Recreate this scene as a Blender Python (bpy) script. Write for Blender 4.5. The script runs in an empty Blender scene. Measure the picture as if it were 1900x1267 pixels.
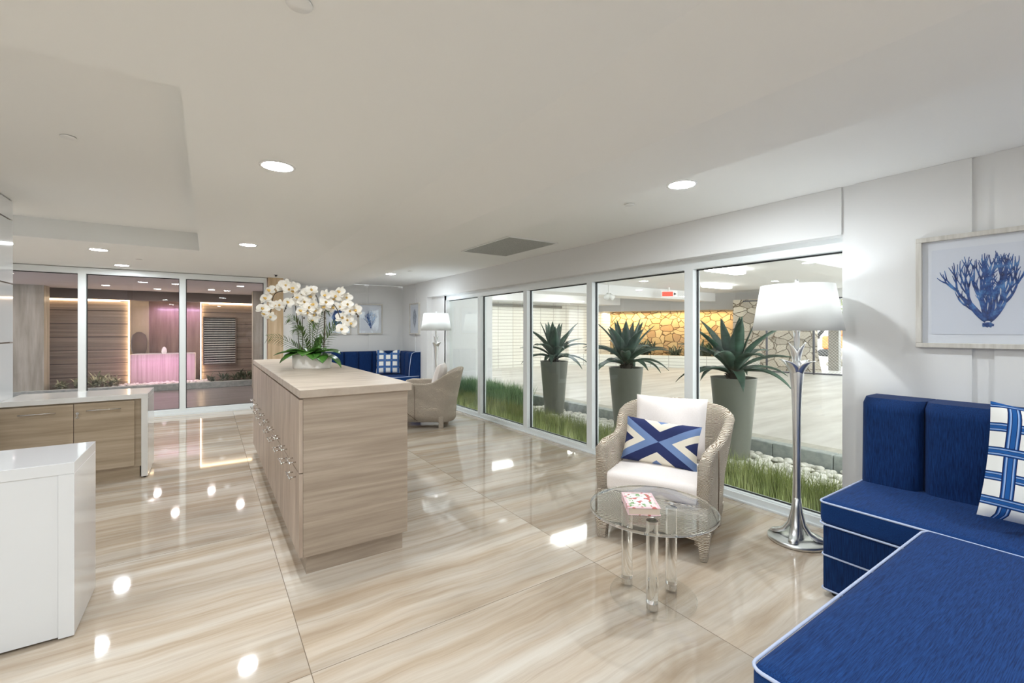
import bpy, math, random
from math import sin, cos, pi, radians
from mathutils import Vector, Matrix, Euler

# ------------------------------------------------------------------ camera, world, exposure
SC = bpy.context.scene
COL = SC.collection
YAW = radians(33.905)
cam_d = bpy.data.cameras.new('camera')
cam_d.sensor_width = 36.0
cam_d.lens = 36.0 * 837.0 / 1900.0
cam_d.shift_y = -20.2 / 1900.0
cam_d.clip_start = 0.05
cam_d.clip_end = 200
cam = bpy.data.objects.new('camera', cam_d)
cam.location = (0, 0, 1.35)
cam.rotation_euler = (radians(90), 0, -YAW)
COL.objects.link(cam)
SC.camera = cam
SC.view_settings.view_transform = 'Standard'
SC.view_settings.look = 'None'
SC.view_settings.gamma = 1.0
SC.view_settings.use_curve_mapping = False
SC.view_settings.exposure = 0.8
world = bpy.data.worlds.new('world')
SC.world = world
world.use_nodes = True
world.node_tree.nodes['Background'].inputs['Color'].default_value = (0.90, 0.95, 1.0, 1)
world.node_tree.nodes['Background'].inputs['Strength'].default_value = 3.2

DOWN = 200.0      # emission of the recessed downlights
LAMP_W = 3.2     # floor lamp bulbs
EXT_W = 58.0     # fluorescent lamps and added fill lamps outside


def area_light(name, loc, rot, size, size_y, power, color=(1, 1, 1), shape='RECTANGLE', spread=pi):
    d = bpy.data.lights.new(name, 'AREA')
    d.shape = shape
    d.size = size
    d.size_y = size_y
    d.energy = power
    d.color = color
    d.spread = spread
    o = bpy.data.objects.new(name, d)
    o.location = loc
    o.rotation_euler = rot
    COL.objects.link(o)
    return o


def point_light(name, loc, power, color=(1, 1, 1), r=0.04):
    d = bpy.data.lights.new(name, 'POINT')
    d.energy = power
    d.color = color
    d.shadow_soft_size = r
    o = bpy.data.objects.new(name, d)
    o.location = loc
    COL.objects.link(o)
    return o



# ------------------------------------------------------------------ materials
def new_mat(name):
    m = bpy.data.materials.new(name)
    m.use_nodes = True
    nt = m.node_tree
    b = nt.nodes['Principled BSDF']
    return m, nt, b


def srgb(r, g, b):
    def f(c):
        c /= 255.0
        return c / 12.92 if c <= 0.04045 else ((c + 0.055) / 1.055) ** 2.4
    return (f(r), f(g), f(b), 1)


def plain(name, col, rough=0.5, metal=0.0, emit=None, es=0.0, bump=0.0, bscale=200, spec=0.5, coat=0.0, sheen=0.0):
    m, nt, b = new_mat(name)
    b.inputs['Base Color'].default_value = col
    b.inputs['Roughness'].default_value = rough
    b.inputs['Metallic'].default_value = metal
    b.inputs['Specular IOR Level'].default_value = spec
    b.inputs['Coat Weight'].default_value = coat
    b.inputs['Sheen Weight'].default_value = sheen
    if emit:
        b.inputs['Emission Color'].default_value = emit
        b.inputs['Emission Strength'].default_value = es
    tc = nt.nodes.new('ShaderNodeTexCoord')
    n = nt.nodes.new('ShaderNodeTexNoise')
    n.inputs['Scale'].default_value = bscale
    nt.links.new(tc.outputs['Object'], n.inputs['Vector'])
    if bump > 0:
        bp = nt.nodes.new('ShaderNodeBump')
        bp.inputs['Strength'].default_value = bump
        bp.inputs['Distance'].default_value = 0.002
        nt.links.new(n.outputs['Fac'], bp.inputs['Height'])
        nt.links.new(bp.outputs['Normal'], b.inputs['Normal'])
    elif not emit:
        mr = nt.nodes.new('ShaderNodeMapRange')
        mr.inputs['To Min'].default_value = max(0, rough - 0.02)
        mr.inputs['To Max'].default_value = min(1, rough + 0.02)
        nt.links.new(n.outputs['Fac'], mr.inputs['Value'])
        nt.links.new(mr.outputs['Result'], b.inputs['Roughness'])
    return m


def N(nt, t, **kw):
    n = nt.nodes.new(t)
    for k, v in kw.items():
        if k == 'op':
            n.operation = v
        elif k == 'i':
            for kk, vv in v.items():
                n.inputs[kk].default_value = vv
        else:
            setattr(n, k, v)
    return n


def L(nt, a, b):
    nt.links.new(a, b)


def ramp(nt, stops, interp='LINEAR'):
    r = nt.nodes.new('ShaderNodeValToRGB')
    r.color_ramp.interpolation = interp
    e = r.color_ramp.elements
    while len(e) < len(stops):
        e.new(0.5)
    for el, (p, c) in zip(e, stops):
        el.position = p
        el.color = c
    return r


def mapped(nt, scale, rot=(0, 0, 0), loc=(0, 0, 0), coord='Object'):
    tc = nt.nodes.new('ShaderNodeTexCoord')
    mp = nt.nodes.new('ShaderNodeMapping')
    mp.inputs['Scale'].default_value = scale
    mp.inputs['Rotation'].default_value = rot
    mp.inputs['Location'].default_value = loc
    nt.links.new(tc.outputs[coord], mp.inputs['Vector'])
    return mp.outputs['Vector']


def wood(name, c_dark, c_mid, c_light, scale, rough=0.42):
    m, nt, b = new_mat(name)
    v = mapped(nt, scale)
    n1 = N(nt, 'ShaderNodeTexNoise', i={'Scale': 1.0, 'Detail': 6, 'Roughness': 0.62, 'Distortion': 0.25})
    L(nt, v, n1.inputs['Vector'])
    r = ramp(nt, [(0.30, c_dark), (0.5, c_mid), (0.70, c_light)])
    L(nt, n1.outputs['Fac'], r.inputs['Fac'])
    L(nt, r.outputs['Color'], b.inputs['Base Color'])
    b.inputs['Roughness'].default_value = rough
    bp = N(nt, 'ShaderNodeBump', i={'Strength': 0.08, 'Distance': 0.002})
    L(nt, n1.outputs['Fac'], bp.inputs['Height'])
    L(nt, bp.outputs['Normal'], b.inputs['Normal'])
    return m


def floor_mat():
    m, nt, b = new_mat('polished_travertine')
    tc = nt.nodes.new('ShaderNodeTexCoord')
    sep = nt.nodes.new('ShaderNodeSeparateXYZ')
    L(nt, tc.outputs['Object'], sep.inputs['Vector'])
    T = 1.53

    def tile(sock, off):
        a = N(nt, 'ShaderNodeMath', op='SUBTRACT'); a.inputs[1].default_value = off
        L(nt, sock, a.inputs[0])
        d = N(nt, 'ShaderNodeMath', op='DIVIDE'); d.inputs[1].default_value = T
        L(nt, a.outputs[0], d.inputs[0])
        fl = N(nt, 'ShaderNodeMath', op='FLOOR'); L(nt, d.outputs[0], fl.inputs[0])
        fr = N(nt, 'ShaderNodeMath', op='FRACT'); L(nt, d.outputs[0], fr.inputs[0])
        s = N(nt, 'ShaderNodeMath', op='SUBTRACT'); s.inputs[1].default_value = 0.5
        L(nt, fr.outputs[0], s.inputs[0])
        ab = N(nt, 'ShaderNodeMath', op='ABSOLUTE'); L(nt, s.outputs[0], ab.inputs[0])
        return fl.outputs[0], ab.outputs[0]
    fx, ax = tile(sep.outputs['X'], 0.335)
    fy, ay = tile(sep.outputs['Y'], 1.914)
    mx = N(nt, 'ShaderNodeMath', op='MAXIMUM'); L(nt, ax, mx.inputs[0]); L(nt, ay, mx.inputs[1])
    joint = N(nt, 'ShaderNodeMath', op='GREATER_THAN'); joint.inputs[1].default_value = 0.5 - 0.0016 / T * 1.0
    L(nt, mx.outputs[0], joint.inputs[0])
    # every tile cut from another part of the slab
    comb = nt.nodes.new('ShaderNodeCombineXYZ')
    k1 = N(nt, 'ShaderNodeMath', op='MULTIPLY'); k1.inputs[1].default_value = 7.31; L(nt, fx, k1.inputs[0])
    k2 = N(nt, 'ShaderNodeMath', op='MULTIPLY'); k2.inputs[1].default_value = 3.77; L(nt, fy, k2.inputs[0])
    sm = N(nt, 'ShaderNodeMath', op='ADD'); L(nt, k1.outputs[0], sm.inputs[0]); L(nt, k2.outputs[0], sm.inputs[1])
    L(nt, sm.outputs[0], comb.inputs['Z'])
    add = N(nt, 'ShaderNodeVectorMath', op='ADD')
    L(nt, tc.outputs['Object'], add.inputs[0]); L(nt, comb.outputs[0], add.inputs[1])
    warp = N(nt, 'ShaderNodeTexNoise', i={'Scale': 1.1, 'Detail': 3})
    L(nt, add.outputs[0], warp.inputs['Vector'])
    wm = N(nt, 'ShaderNodeVectorMath', op='SCALE'); wm.inputs['Scale'].default_value = 0.16
    L(nt, warp.outputs['Color'], wm.inputs[0])
    add2 = N(nt, 'ShaderNodeVectorMath', op='ADD')
    L(nt, add.outputs[0], add2.inputs[0]); L(nt, wm.outputs[0], add2.inputs[1])

    def veins(sc, det, rough, rz=0.04):
        mp = nt.nodes.new('ShaderNodeMapping')
        mp.inputs['Scale'].default_value = sc
        mp.inputs['Rotation'].default_value = (0, 0, rz)
        L(nt, add2.outputs[0], mp.inputs['Vector'])
        n = N(nt, 'ShaderNodeTexNoise', i={'Scale': 1.0, 'Detail': det, 'Roughness': rough})
        L(nt, mp.outputs[0], n.inputs['Vector'])
        return n.outputs['Fac']
    va = veins((0.55, 8.0, 1.0), 6, 0.6)
    vb = veins((1.3, 30.0, 1.0), 5, 0.65, 0.05)
    vc = veins((0.8, 2.2, 1.0), 4, 0.5, 0.1)
    ra = ramp(nt, [(0.30, srgb(196, 177, 155)), (0.43, srgb(213, 198, 180)), (0.54, srgb(223, 213, 200)), (0.70, srgb(232, 226, 217))])
    L(nt, va, ra.inputs['Fac'])
    rb = ramp(nt, [(0.32, srgb(198, 180, 160)), (0.46, srgb(234, 227, 217)), (0.68, srgb(250, 248, 244))])
    L(nt, vb, rb.inputs['Fac'])
    mix = N(nt, 'ShaderNodeMixRGB', blend_type='MULTIPLY'); mix.inputs['Fac'].default_value = 0.5
    L(nt, ra.outputs[0], mix.inputs[1]); L(nt, rb.outputs[0], mix.inputs[2])
    rc = ramp(nt, [(0.35, srgb(212, 208, 204)), (0.6, (1, 1, 1, 1))])
    L(nt, vc, rc.inputs['Fac'])
    mix2 = N(nt, 'ShaderNodeMixRGB', blend_type='MULTIPLY'); mix2.inputs['Fac'].default_value = 0.8
    L(nt, mix.outputs[0], mix2.inputs[1]); L(nt, rc.outputs[0], mix2.inputs[2])
    mj = N(nt, 'ShaderNodeMixRGB'); mj.inputs[2].default_value = srgb(128, 114, 98)
    L(nt, joint.outputs[0], mj.inputs['Fac']); L(nt, mix2.outputs[0], mj.inputs[1])
    L(nt, mj.outputs[0], b.inputs['Base Color'])
    b.inputs['Roughness'].default_value = 0.045
    b.inputs['IOR'].default_value = 1.55
    return m


def glass_pane(name, tint=(1, 1, 1, 1), ior=1.45):
    m = bpy.data.materials.new(name)
    m.use_nodes = True
    nt = m.node_tree
    nt.nodes.clear()
    out = nt.nodes.new('ShaderNodeOutputMaterial')
    tr = nt.nodes.new('ShaderNodeBsdfTransparent'); tr.inputs['Color'].default_value = tint
    gl = nt.nodes.new('ShaderNodeBsdfGlossy'); gl.inputs['Roughness'].default_value = 0.0
    gl.inputs['Color'].default_value = (0.9, 0.95, 0.95, 1)
    # Schlick reflectance of one thin face, the same from both sides
    ge = nt.nodes.new('ShaderNodeNewGeometry')
    dt = N(nt, 'ShaderNodeVectorMath', op='DOT_PRODUCT'); L(nt, ge.outputs['Normal'], dt.inputs[0]); L(nt, ge.outputs['Incoming'], dt.inputs[1])
    ab = N(nt, 'ShaderNodeMath', op='ABSOLUTE'); L(nt, dt.outputs['Value'], ab.inputs[0])
    om = N(nt, 'ShaderNodeMath', op='SUBTRACT'); om.inputs[0].default_value = 1.0; L(nt, ab.outputs[0], om.inputs[1])
    pw = N(nt, 'ShaderNodeMath', op='POWER'); pw.inputs[1].default_value = 5.0; L(nt, om.outputs[0], pw.inputs[0])
    f0 = ((ior - 1) / (ior + 1)) ** 2
    lw = N(nt, 'ShaderNodeMath', op='MULTIPLY_ADD'); lw.inputs[1].default_value = 1 - f0; lw.inputs[2].default_value = f0; L(nt, pw.outputs[0], lw.inputs[0])
    mx = nt.nodes.new('ShaderNodeMixShader')
    L(nt, lw.outputs[0], mx.inputs[0]); L(nt, tr.outputs[0], mx.inputs[1]); L(nt, gl.outputs[0], mx.inputs[2])
    L(nt, mx.outputs[0], out.inputs[0])
    return m


def acrylic(name):
    m, nt, b = new_mat(name)
    b.inputs['Base Color'].default_value = (0.97, 0.985, 0.985, 1)
    b.inputs['Transmission Weight'].default_value = 1.0
    b.inputs['Roughness'].default_value = 0.0
    b.inputs['IOR'].default_value = 1.49
    return m


def fabric(name, c1, c2, scale=(60, 700, 60), sheen=0.15):
    m, nt, b = new_mat(name)
    v = mapped(nt, scale)
    n = N(nt, 'ShaderNodeTexNoise', i={'Scale': 1.0, 'Detail': 4, 'Roughness': 0.6})
    L(nt, v, n.inputs['Vector'])
    r = ramp(nt, [(0.35, c1), (0.65, c2)])
    L(nt, n.outputs['Fac'], r.inputs['Fac'])
    L(nt, r.outputs[0], b.inputs['Base Color'])
    b.inputs['Roughness'].default_value = 0.85
    b.inputs['Specular IOR Level'].default_value = 0.2
    b.inputs['Sheen Weight'].default_value = sheen
    bp = N(nt, 'ShaderNodeBump', i={'Strength': 0.25, 'Distance': 0.001})
    L(nt, n.outputs['Fac'], bp.inputs['Height'])
    L(nt, bp.outputs['Normal'], b.inputs['Normal'])
    return m


def rope_mat():
    m, nt, b = new_mat('woven_rope')
    v = mapped(nt, (1, 1, 1))
    nz = N(nt, 'ShaderNodeTexNoise', i={'Scale': 4.0, 'Detail': 2})
    L(nt, v, nz.inputs['Vector'])
    ms = N(nt, 'ShaderNodeVectorMath', op='SCALE'); ms.inputs['Scale'].default_value = 0.13
    L(nt, nz.outputs['Color'], ms.inputs[0])
    ad = N(nt, 'ShaderNodeVectorMath', op='ADD'); L(nt, v, ad.inputs[0]); L(nt, ms.outputs[0], ad.inputs[1])
    w = N(nt, 'ShaderNodeTexWave', wave_type='BANDS', bands_direction='Z', i={'Scale': 44.0, 'Distortion': 0.6, 'Detail': 2, 'Detail Scale': 1.5})
    L(nt, ad.outputs[0], w.inputs['Vector'])
    n2 = N(nt, 'ShaderNodeTexNoise', i={'Scale': 160.0, 'Detail': 3})
    L(nt, v, n2.inputs['Vector'])
    mx = N(nt, 'ShaderNodeMixRGB', blend_type='MIX'); mx.inputs[0].default_value = 0.42
    L(nt, w.outputs['Color'], mx.inputs[1]); L(nt, n2.outputs['Fac'], mx.inputs[2])
    r = ramp(nt, [(0.22, srgb(132, 112, 90)), (0.45, srgb(208, 191, 170)), (0.75, srgb(240, 230, 216))])
    L(nt, mx.outputs[0], r.inputs['Fac'])
    L(nt, r.outputs[0], b.inputs['Base Color'])
    b.inputs['Roughness'].default_value = 0.8
    b.inputs['Specular IOR Level'].default_value = 0.25
    bp = N(nt, 'ShaderNodeBump', i={'Strength': 1.0, 'Distance': 0.008})
    L(nt, mx.outputs[0], bp.inputs['Height'])
    L(nt, bp.outputs['Normal'], b.inputs['Normal'])
    return m


def stone_mat(name, cols, sc=3.0):
    m, nt, b = new_mat(name)
    v = mapped(nt, (1, 1, 1.2))
    nz = N(nt, 'ShaderNodeTexNoise', i={'Scale': 2.0, 'Detail': 3})
    L(nt, v, nz.inputs['Vector'])
    ms = N(nt, 'ShaderNodeVectorMath', op='SCALE'); ms.inputs['Scale'].default_value = 0.25
    L(nt, nz.outputs['Color'], ms.inputs[0])
    ad = N(nt, 'ShaderNodeVectorMath', op='ADD'); L(nt, v, ad.inputs[0]); L(nt, ms.outputs[0], ad.inputs[1])
    e = N(nt, 'ShaderNodeTexVoronoi', feature='DISTANCE_TO_EDGE', i={'Scale': sc})
    c = N(nt, 'ShaderNodeTexVoronoi', feature='F1', i={'Scale': sc})
    L(nt, ad.outputs[0], e.inputs['Vector']); L(nt, ad.outputs[0], c.inputs['Vector'])
    s = nt.nodes.new('ShaderNodeSeparateColor'); L(nt, c.outputs['Color'], s.inputs[0])
    r = ramp(nt, [(0.0, cols[0]), (0.5, cols[1]), (1.0, cols[2])])
    L(nt, s.outputs[0], r.inputs['Fac'])
    re = ramp(nt, [(0.01, srgb(150, 136, 116)), (0.05, (1, 1, 1, 1))])
    L(nt, e.outputs['Distance'], re.inputs['Fac'])
    mx = N(nt, 'ShaderNodeMixRGB', blend_type='MULTIPLY'); mx.inputs[0].default_value = 1
    L(nt, r.outputs[0], mx.inputs[1]); L(nt, re.outputs[0], mx.inputs[2])
    L(nt, mx.outputs[0], b.inputs['Base Color'])
    b.inputs['Roughness'].default_value = 0.9
    bp = N(nt, 'ShaderNodeBump', i={'Strength': 0.9, 'Distance': 0.06})
    L(nt, re.outputs[0], bp.inputs['Height'])
    L(nt, bp.outputs['Normal'], b.inputs['Normal'])
    return m


def brick_mat():
    """white glazed wall blocks in a stacked bond, on vertical faces (u = x+y, v = z)"""
    m, nt, b = new_mat('white_stacked_block')
    tc = nt.nodes.new('ShaderNodeTexCoord')
    sep = nt.nodes.new('ShaderNodeSeparateXYZ'); L(nt, tc.outputs['Object'], sep.inputs[0])

    def line(sock, size, w):
        d = N(nt, 'ShaderNodeMath', op='DIVIDE'); d.inputs[1].default_value = size; L(nt, sock, d.inputs[0])
        f = N(nt, 'ShaderNodeMath', op='FRACT'); L(nt, d.outputs[0], f.inputs[0])
        g = N(nt, 'ShaderNodeMath', op='LESS_THAN'); g.inputs[1].default_value = w / size; L(nt, f.outputs[0], g.inputs[0])
        return g.outputs[0]
    a = N(nt, 'ShaderNodeMath', op='ADD'); L(nt, sep.outputs['X'], a.inputs[0]); L(nt, sep.outputs['Y'], a.inputs[1])
    lv = line(sep.outputs['Z'], 0.115, 0.018)
    lu = line(a.outputs[0], 0.62, 0.02)
    mx = N(nt, 'ShaderNodeMath', op='MAXIMUM'); L(nt, lv, mx.inputs[0]); L(nt, lu, mx.inputs[1])
    c = N(nt, 'ShaderNodeMixRGB'); c.inputs[1].default_value = srgb(238, 236, 226); c.inputs[2].default_value = srgb(188, 184, 172)
    L(nt, mx.outputs[0], c.inputs[0]); L(nt, c.outputs[0], b.inputs['Base Color'])
    b.inputs['Roughness'].default_value = 0.5
    bp = N(nt, 'ShaderNodeBump', invert=True, i={'Strength': 0.5, 'Distance': 0.01})
    L(nt, mx.outputs[0], bp.inputs['Height']); L(nt, bp.outputs['Normal'], b.inputs['Normal'])
    return m


def noise_mat(name, stops, scale=(1, 1, 1), detail=4, rough=0.7, bump=0.0, dist=0.01, metal=0.0):
    m, nt, b = new_mat(name)
    v = mapped(nt, scale)
    n = N(nt, 'ShaderNodeTexNoise', i={'Scale': 1.0, 'Detail': detail, 'Roughness': 0.6})
    L(nt, v, n.inputs['Vector'])
    r = ramp(nt, stops)
    L(nt, n.outputs['Fac'], r.inputs['Fac']); L(nt, r.outputs[0], b.inputs['Base Color'])
    b.inputs['Roughness'].default_value = rough
    b.inputs['Metallic'].default_value = metal
    if bump:
        bp = N(nt, 'ShaderNodeBump', i={'Strength': bump, 'Distance': dist})
        L(nt, n.outputs['Fac'], bp.inputs['Height']); L(nt, bp.outputs['Normal'], b.inputs['Normal'])
    return m


def plank_mat():
    """horizontal stained planks: a groove every 0.2 m up the wall"""
    m, nt, b = new_mat('horizontal_planks')
    v = mapped(nt, (0.5, 0.5, 22))
    n = N(nt, 'ShaderNodeTexNoise', i={'Scale': 1.0, 'Detail': 5, 'Roughness': 0.6})
    L(nt, v, n.inputs['Vector'])
    r = ramp(nt, [(0.3, srgb(112, 98, 88)), (0.55, srgb(148, 132, 118)), (0.75, srgb(172, 156, 142))])
    L(nt, n.outputs['Fac'], r.inputs['Fac'])
    tc = nt.nodes.new('ShaderNodeTexCoord')
    sep = nt.nodes.new('ShaderNodeSeparateXYZ'); L(nt, tc.outputs['Object'], sep.inputs[0])
    d = N(nt, 'ShaderNodeMath', op='DIVIDE'); d.inputs[1].default_value = 0.30; L(nt, sep.outputs['Z'], d.inputs[0])
    f = N(nt, 'ShaderNodeMath', op='FRACT'); L(nt, d.outputs[0], f.inputs[0])
    g = N(nt, 'ShaderNodeMath', op='LESS_THAN'); g.inputs[1].default_value = 0.05; L(nt, f.outputs[0], g.inputs[0])
    mx = N(nt, 'ShaderNodeMixRGB'); mx.inputs[2].default_value = srgb(58, 46, 40)
    L(nt, g.outputs[0], mx.inputs[0]); L(nt, r.outputs[0], mx.inputs[1]); L(nt, mx.outputs[0], b.inputs['Base Color'])
    b.inputs['Roughness'].default_value = 0.5
    return m


def lumbar_mat(a=0.25, h=0.15):
    m, nt, b = new_mat('chevron_cotton')
    tc = nt.nodes.new('ShaderNodeTexCoord')
    sep = nt.nodes.new('ShaderNodeSeparateXYZ'); L(nt, tc.outputs['Object'], sep.inputs[0])

    def absn(s, k):
        x = N(nt, 'ShaderNodeMath', op='ABSOLUTE'); L(nt, s, x.inputs[0])
        y = N(nt, 'ShaderNodeMath', op='DIVIDE'); y.inputs[1].default_value = k; L(nt, x.outputs[0], y.inputs[0])
        return y.outputs[0]
    ux = absn(sep.outputs['X'], a); uz = absn(sep.outputs['Z'], h)
    d = N(nt, 'ShaderNodeMath', op='SUBTRACT'); L(nt, ux, d.inputs[0]); L(nt, uz, d.inputs[1])
    hv = N(nt, 'ShaderNodeMath', op='MULTIPLY_ADD'); hv.inputs[1].default_value = 0.5; hv.inputs[2].default_value = 0.5
    L(nt, d.outputs[0], hv.inputs[0])
    navy, blue, cream = srgb(33, 44, 92), srgb(110, 134, 178), srgb(232, 224, 208)
    r = ramp(nt, [(0.0, blue), (0.10, cream), (0.27, navy), (0.5, blue), (0.67, cream), (0.83, navy)], 'CONSTANT')
    L(nt, hv.outputs[0], r.inputs['Fac'])
    L(nt, r.outputs[0], b.inputs['Base Color'])
    b.inputs['Roughness'].default_value = 0.9
    n = N(nt, 'ShaderNodeTexNoise', i={'Scale': 600.0}); L(nt, tc.outputs['Object'], n.inputs['Vector'])
    bp = N(nt, 'ShaderNodeBump', i={'Strength': 0.3, 'Distance': 0.001}); L(nt, n.outputs['Fac'], bp.inputs['Height']); L(nt, bp.outputs['Normal'], b.inputs['Normal'])
    return m


def lattice_mat(name, cell=0.105, off=(0.03, 0.02)):
    """white cotton printed with woven blue ribbons"""
    m, nt, b = new_mat(name)
    tc = nt.nodes.new('ShaderNodeTexCoord')
    sep = nt.nodes.new('ShaderNodeSeparateXYZ'); L(nt, tc.outputs['Object'], sep.inputs[0])
    navy, blue, sky, white = srgb(24, 42, 92), srgb(36, 92, 160), srgb(150, 178, 220), srgb(240, 240, 236)

    def band(s, o, c):
        x = N(nt, 'ShaderNodeMath', op='ADD'); x.inputs[1].default_value = o; L(nt, s, x.inputs[0])
        y = N(nt, 'ShaderNodeMath', op='DIVIDE'); y.inputs[1].default_value = c; L(nt, x.outputs[0], y.inputs[0])
        fl = N(nt, 'ShaderNodeMath', op='FLOOR'); L(nt, y.outputs[0], fl.inputs[0])
        f = N(nt, 'ShaderNodeMath', op='FRACT'); L(nt, y.outputs[0], f.inputs[0])
        q = N(nt, 'ShaderNodeMath', op='SUBTRACT'); q.inputs[1].default_value = 0.5; L(nt, f.outputs[0], q.inputs[0])
        ab = N(nt, 'ShaderNodeMath', op='ABSOLUTE'); L(nt, q.outputs[0], ab.inputs[0])
        return ab.outputs[0], fl.outputs[0]

    def col(s):
        r = ramp(nt, [(0.0, blue), (0.055, navy), (0.075, sky), (0.12, blue), (0.145, navy), (0.185, white)], 'CONSTANT')
        L(nt, s, r.inputs['Fac']); return r.outputs[0]

    def mask(s):
        g = N(nt, 'ShaderNodeMath', op='LESS_THAN'); g.inputs[1].default_value = 0.185; L(nt, s, g.inputs[0]); return g.outputs[0]
    ax, ix = band(sep.outputs['X'], off[0] + 5 * cell, cell)
    az, iz = band(sep.outputs['Z'], off[1] + 5 * cell, cell)
    su = N(nt, 'ShaderNodeMath', op='ADD'); L(nt, ix, su.inputs[0]); L(nt, iz, su.inputs[1])
    md = N(nt, 'ShaderNodeMath', op='MODULO'); md.inputs[1].default_value = 2.0; L(nt, su.outputs[0], md.inputs[0])
    m1 = N(nt, 'ShaderNodeMixRGB'); m1.inputs[1].default_value = white
    L(nt, mask(ax), m1.inputs[0]); L(nt, col(ax), m1.inputs[2])
    hm = mask(az)
    # horizontal ribbons: on top unless a vertical one crosses in an odd cell
    vm = mask(ax)
    pr = N(nt, 'ShaderNodeMath', op='MULTIPLY'); L(nt, vm, pr.inputs[0]); L(nt, md.outputs[0], pr.inputs[1])
    inv = N(nt, 'ShaderNodeMath', op='SUBTRACT'); inv.inputs[0].default_value = 1.0; L(nt, pr.outputs[0], inv.inputs[1])
    fm = N(nt, 'ShaderNodeMath', op='MULTIPLY'); L(nt, hm, fm.inputs[0]); L(nt, inv.outputs[0], fm.inputs[1])
    m2 = N(nt, 'ShaderNodeMixRGB'); L(nt, fm.outputs[0], m2.inputs[0]); L(nt, m1.outputs[0], m2.inputs[1]); L(nt, col(az), m2.inputs[2])
    L(nt, m2.outputs[0], b.inputs['Base Color'])
    b.inputs['Roughness'].default_value = 0.9
    b.inputs['Specular IOR Level'].default_value = 0.2
    return m


def shade_mat():
    m = bpy.data.materials.new('lamp_shade_linen')
    m.use_nodes = True
    nt = m.node_tree
    nt.nodes.clear()
    out = nt.nodes.new('ShaderNodeOutputMaterial')
    n = N(nt, 'ShaderNodeTexNoise', i={'Scale': 300.0})
    r = ramp(nt, [(0.3, (0.80, 0.80, 0.78, 1)), (0.7, (0.88, 0.88, 0.86, 1))]); L(nt, n.outputs['Fac'], r.inputs['Fac'])
    d = nt.nodes.new('ShaderNodeBsdfDiffuse'); t = nt.nodes.new('ShaderNodeBsdfTranslucent')
    L(nt, r.outputs[0], d.inputs['Color']); L(nt, r.outputs[0], t.inputs['Color'])
    mx = nt.nodes.new('ShaderNodeMixShader'); mx.inputs[0].default_value = 0.5
    L(nt, d.outputs[0], mx.inputs[1]); L(nt, t.outputs[0], mx.inputs[2]); L(nt, mx.outputs[0], out.inputs[0])
    return m


def emit(name, col, s):
    m = bpy.data.materials.new(name)
    m.use_nodes = True
    nt = m.node_tree
    nt.nodes.clear()
    out = nt.nodes.new('ShaderNodeOutputMaterial')
    e = nt.nodes.new('ShaderNodeEmission')
    e.inputs['Color'].default_value = col
    e.inputs['Strength'].default_value = s
    L(nt, e.outputs[0], out.inputs[0])
    return m


M = {}
M['floor'] = floor_mat()
M['ceiling'] = plain('ceiling_paint', srgb(243, 243, 240), 0.85, bump=0.05, bscale=90, spec=0.2)
M['wall'] = plain('wall_paint', srgb(229, 229, 228), 0.7, bump=0.05, bscale=90, spec=0.3)
M['frame'] = plain('white_aluminium', srgb(232, 236, 236), 0.35)
M['gasket'] = plain('black_gasket', (0.012, 0.014, 0.016, 1), 0.5)
M['glass'] = glass_pane('window_glass', (0.93, 0.95, 0.94, 1))
M['glass_tint'] = glass_pane('smoked_window_glass', (0.84, 0.83, 0.84, 1), 1.45)
M['greige_h'] = wood('greige_laminate', srgb(152, 136, 120), srgb(172, 156, 139), srgb(190, 175, 159), (1.1, 1.1, 24))
M['greige_y'] = wood('greige_laminate_door', srgb(158, 139, 124), srgb(180, 161, 145), srgb(200, 183, 167), (14, 14, 2.0))
M['greige_top'] = wood('greige_laminate_top', srgb(170, 154, 138), srgb(190, 175, 159), srgb(206, 193, 178), (3.0, 14, 3))
M['edge'] = plain('greige_edge', srgb(120, 104, 92), 0.5)
M['oak_v'] = wood('light_oak_column', srgb(186, 158, 122), srgb(208, 182, 148), srgb(224, 202, 172), (16, 16, 0.9))
M['tan_h'] = wood('tan_laminate', srgb(164, 146, 122), srgb(184, 166, 142), srgb(202, 186, 164), (1.0, 1.0, 20))
M['quartz'] = plain('white_quartz', srgb(240, 239, 236), 0.08, coat=0.3)
M['gloss_white'] = plain('gloss_white_lacquer', srgb(236, 238, 240), 0.06, coat=0.5)
M['steel'] = plain('brushed_steel', (0.72, 0.71, 0.69, 1), 0.22, 1.0)
M['silver'] = plain('polished_silver_leaf', (0.80, 0.81, 0.81, 1), 0.30, 1.0, bump=0.12, bscale=40)
M['dark'] = plain('dark_void', (0.02, 0.02, 0.02, 1), 0.8)
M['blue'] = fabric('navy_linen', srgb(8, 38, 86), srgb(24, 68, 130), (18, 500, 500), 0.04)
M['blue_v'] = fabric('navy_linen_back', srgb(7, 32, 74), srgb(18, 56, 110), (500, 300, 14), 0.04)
M['piping'] = plain('pale_piping', srgb(188, 200, 228), 0.7)
M['rope'] = rope_mat()
M['seam'] = plain('rope_seam', srgb(120, 102, 84), 0.9)
M['cream'] = fabric('cream_canvas', srgb(238, 229, 224), srgb(248, 241, 237), (300, 300, 300))
M['lumbar'] = lumbar_mat()
M['lattice'] = lattice_mat('ribbon_lattice_print')
M['lattice2'] = lattice_mat('ribbon_lattice_print_far', 0.13, (0.0, 0.05))
M['acrylic'] = acrylic('clear_acrylic')
M['plate'] = glass_pane('clear_acrylic_plate', (0.985, 0.99, 0.99, 1), 1.49)
M['glazing'] = glass_pane('picture_glazing', (0.99, 0.99, 0.99, 1))
M['shade'] = shade_mat()
M['lens'] = emit('downlight_lens', (0.90, 0.96, 1.0, 1), DOWN)
M['lens_ext'] = emit('exterior_downlight_lens', (1.0, 0.96, 0.92, 1), 190)
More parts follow.
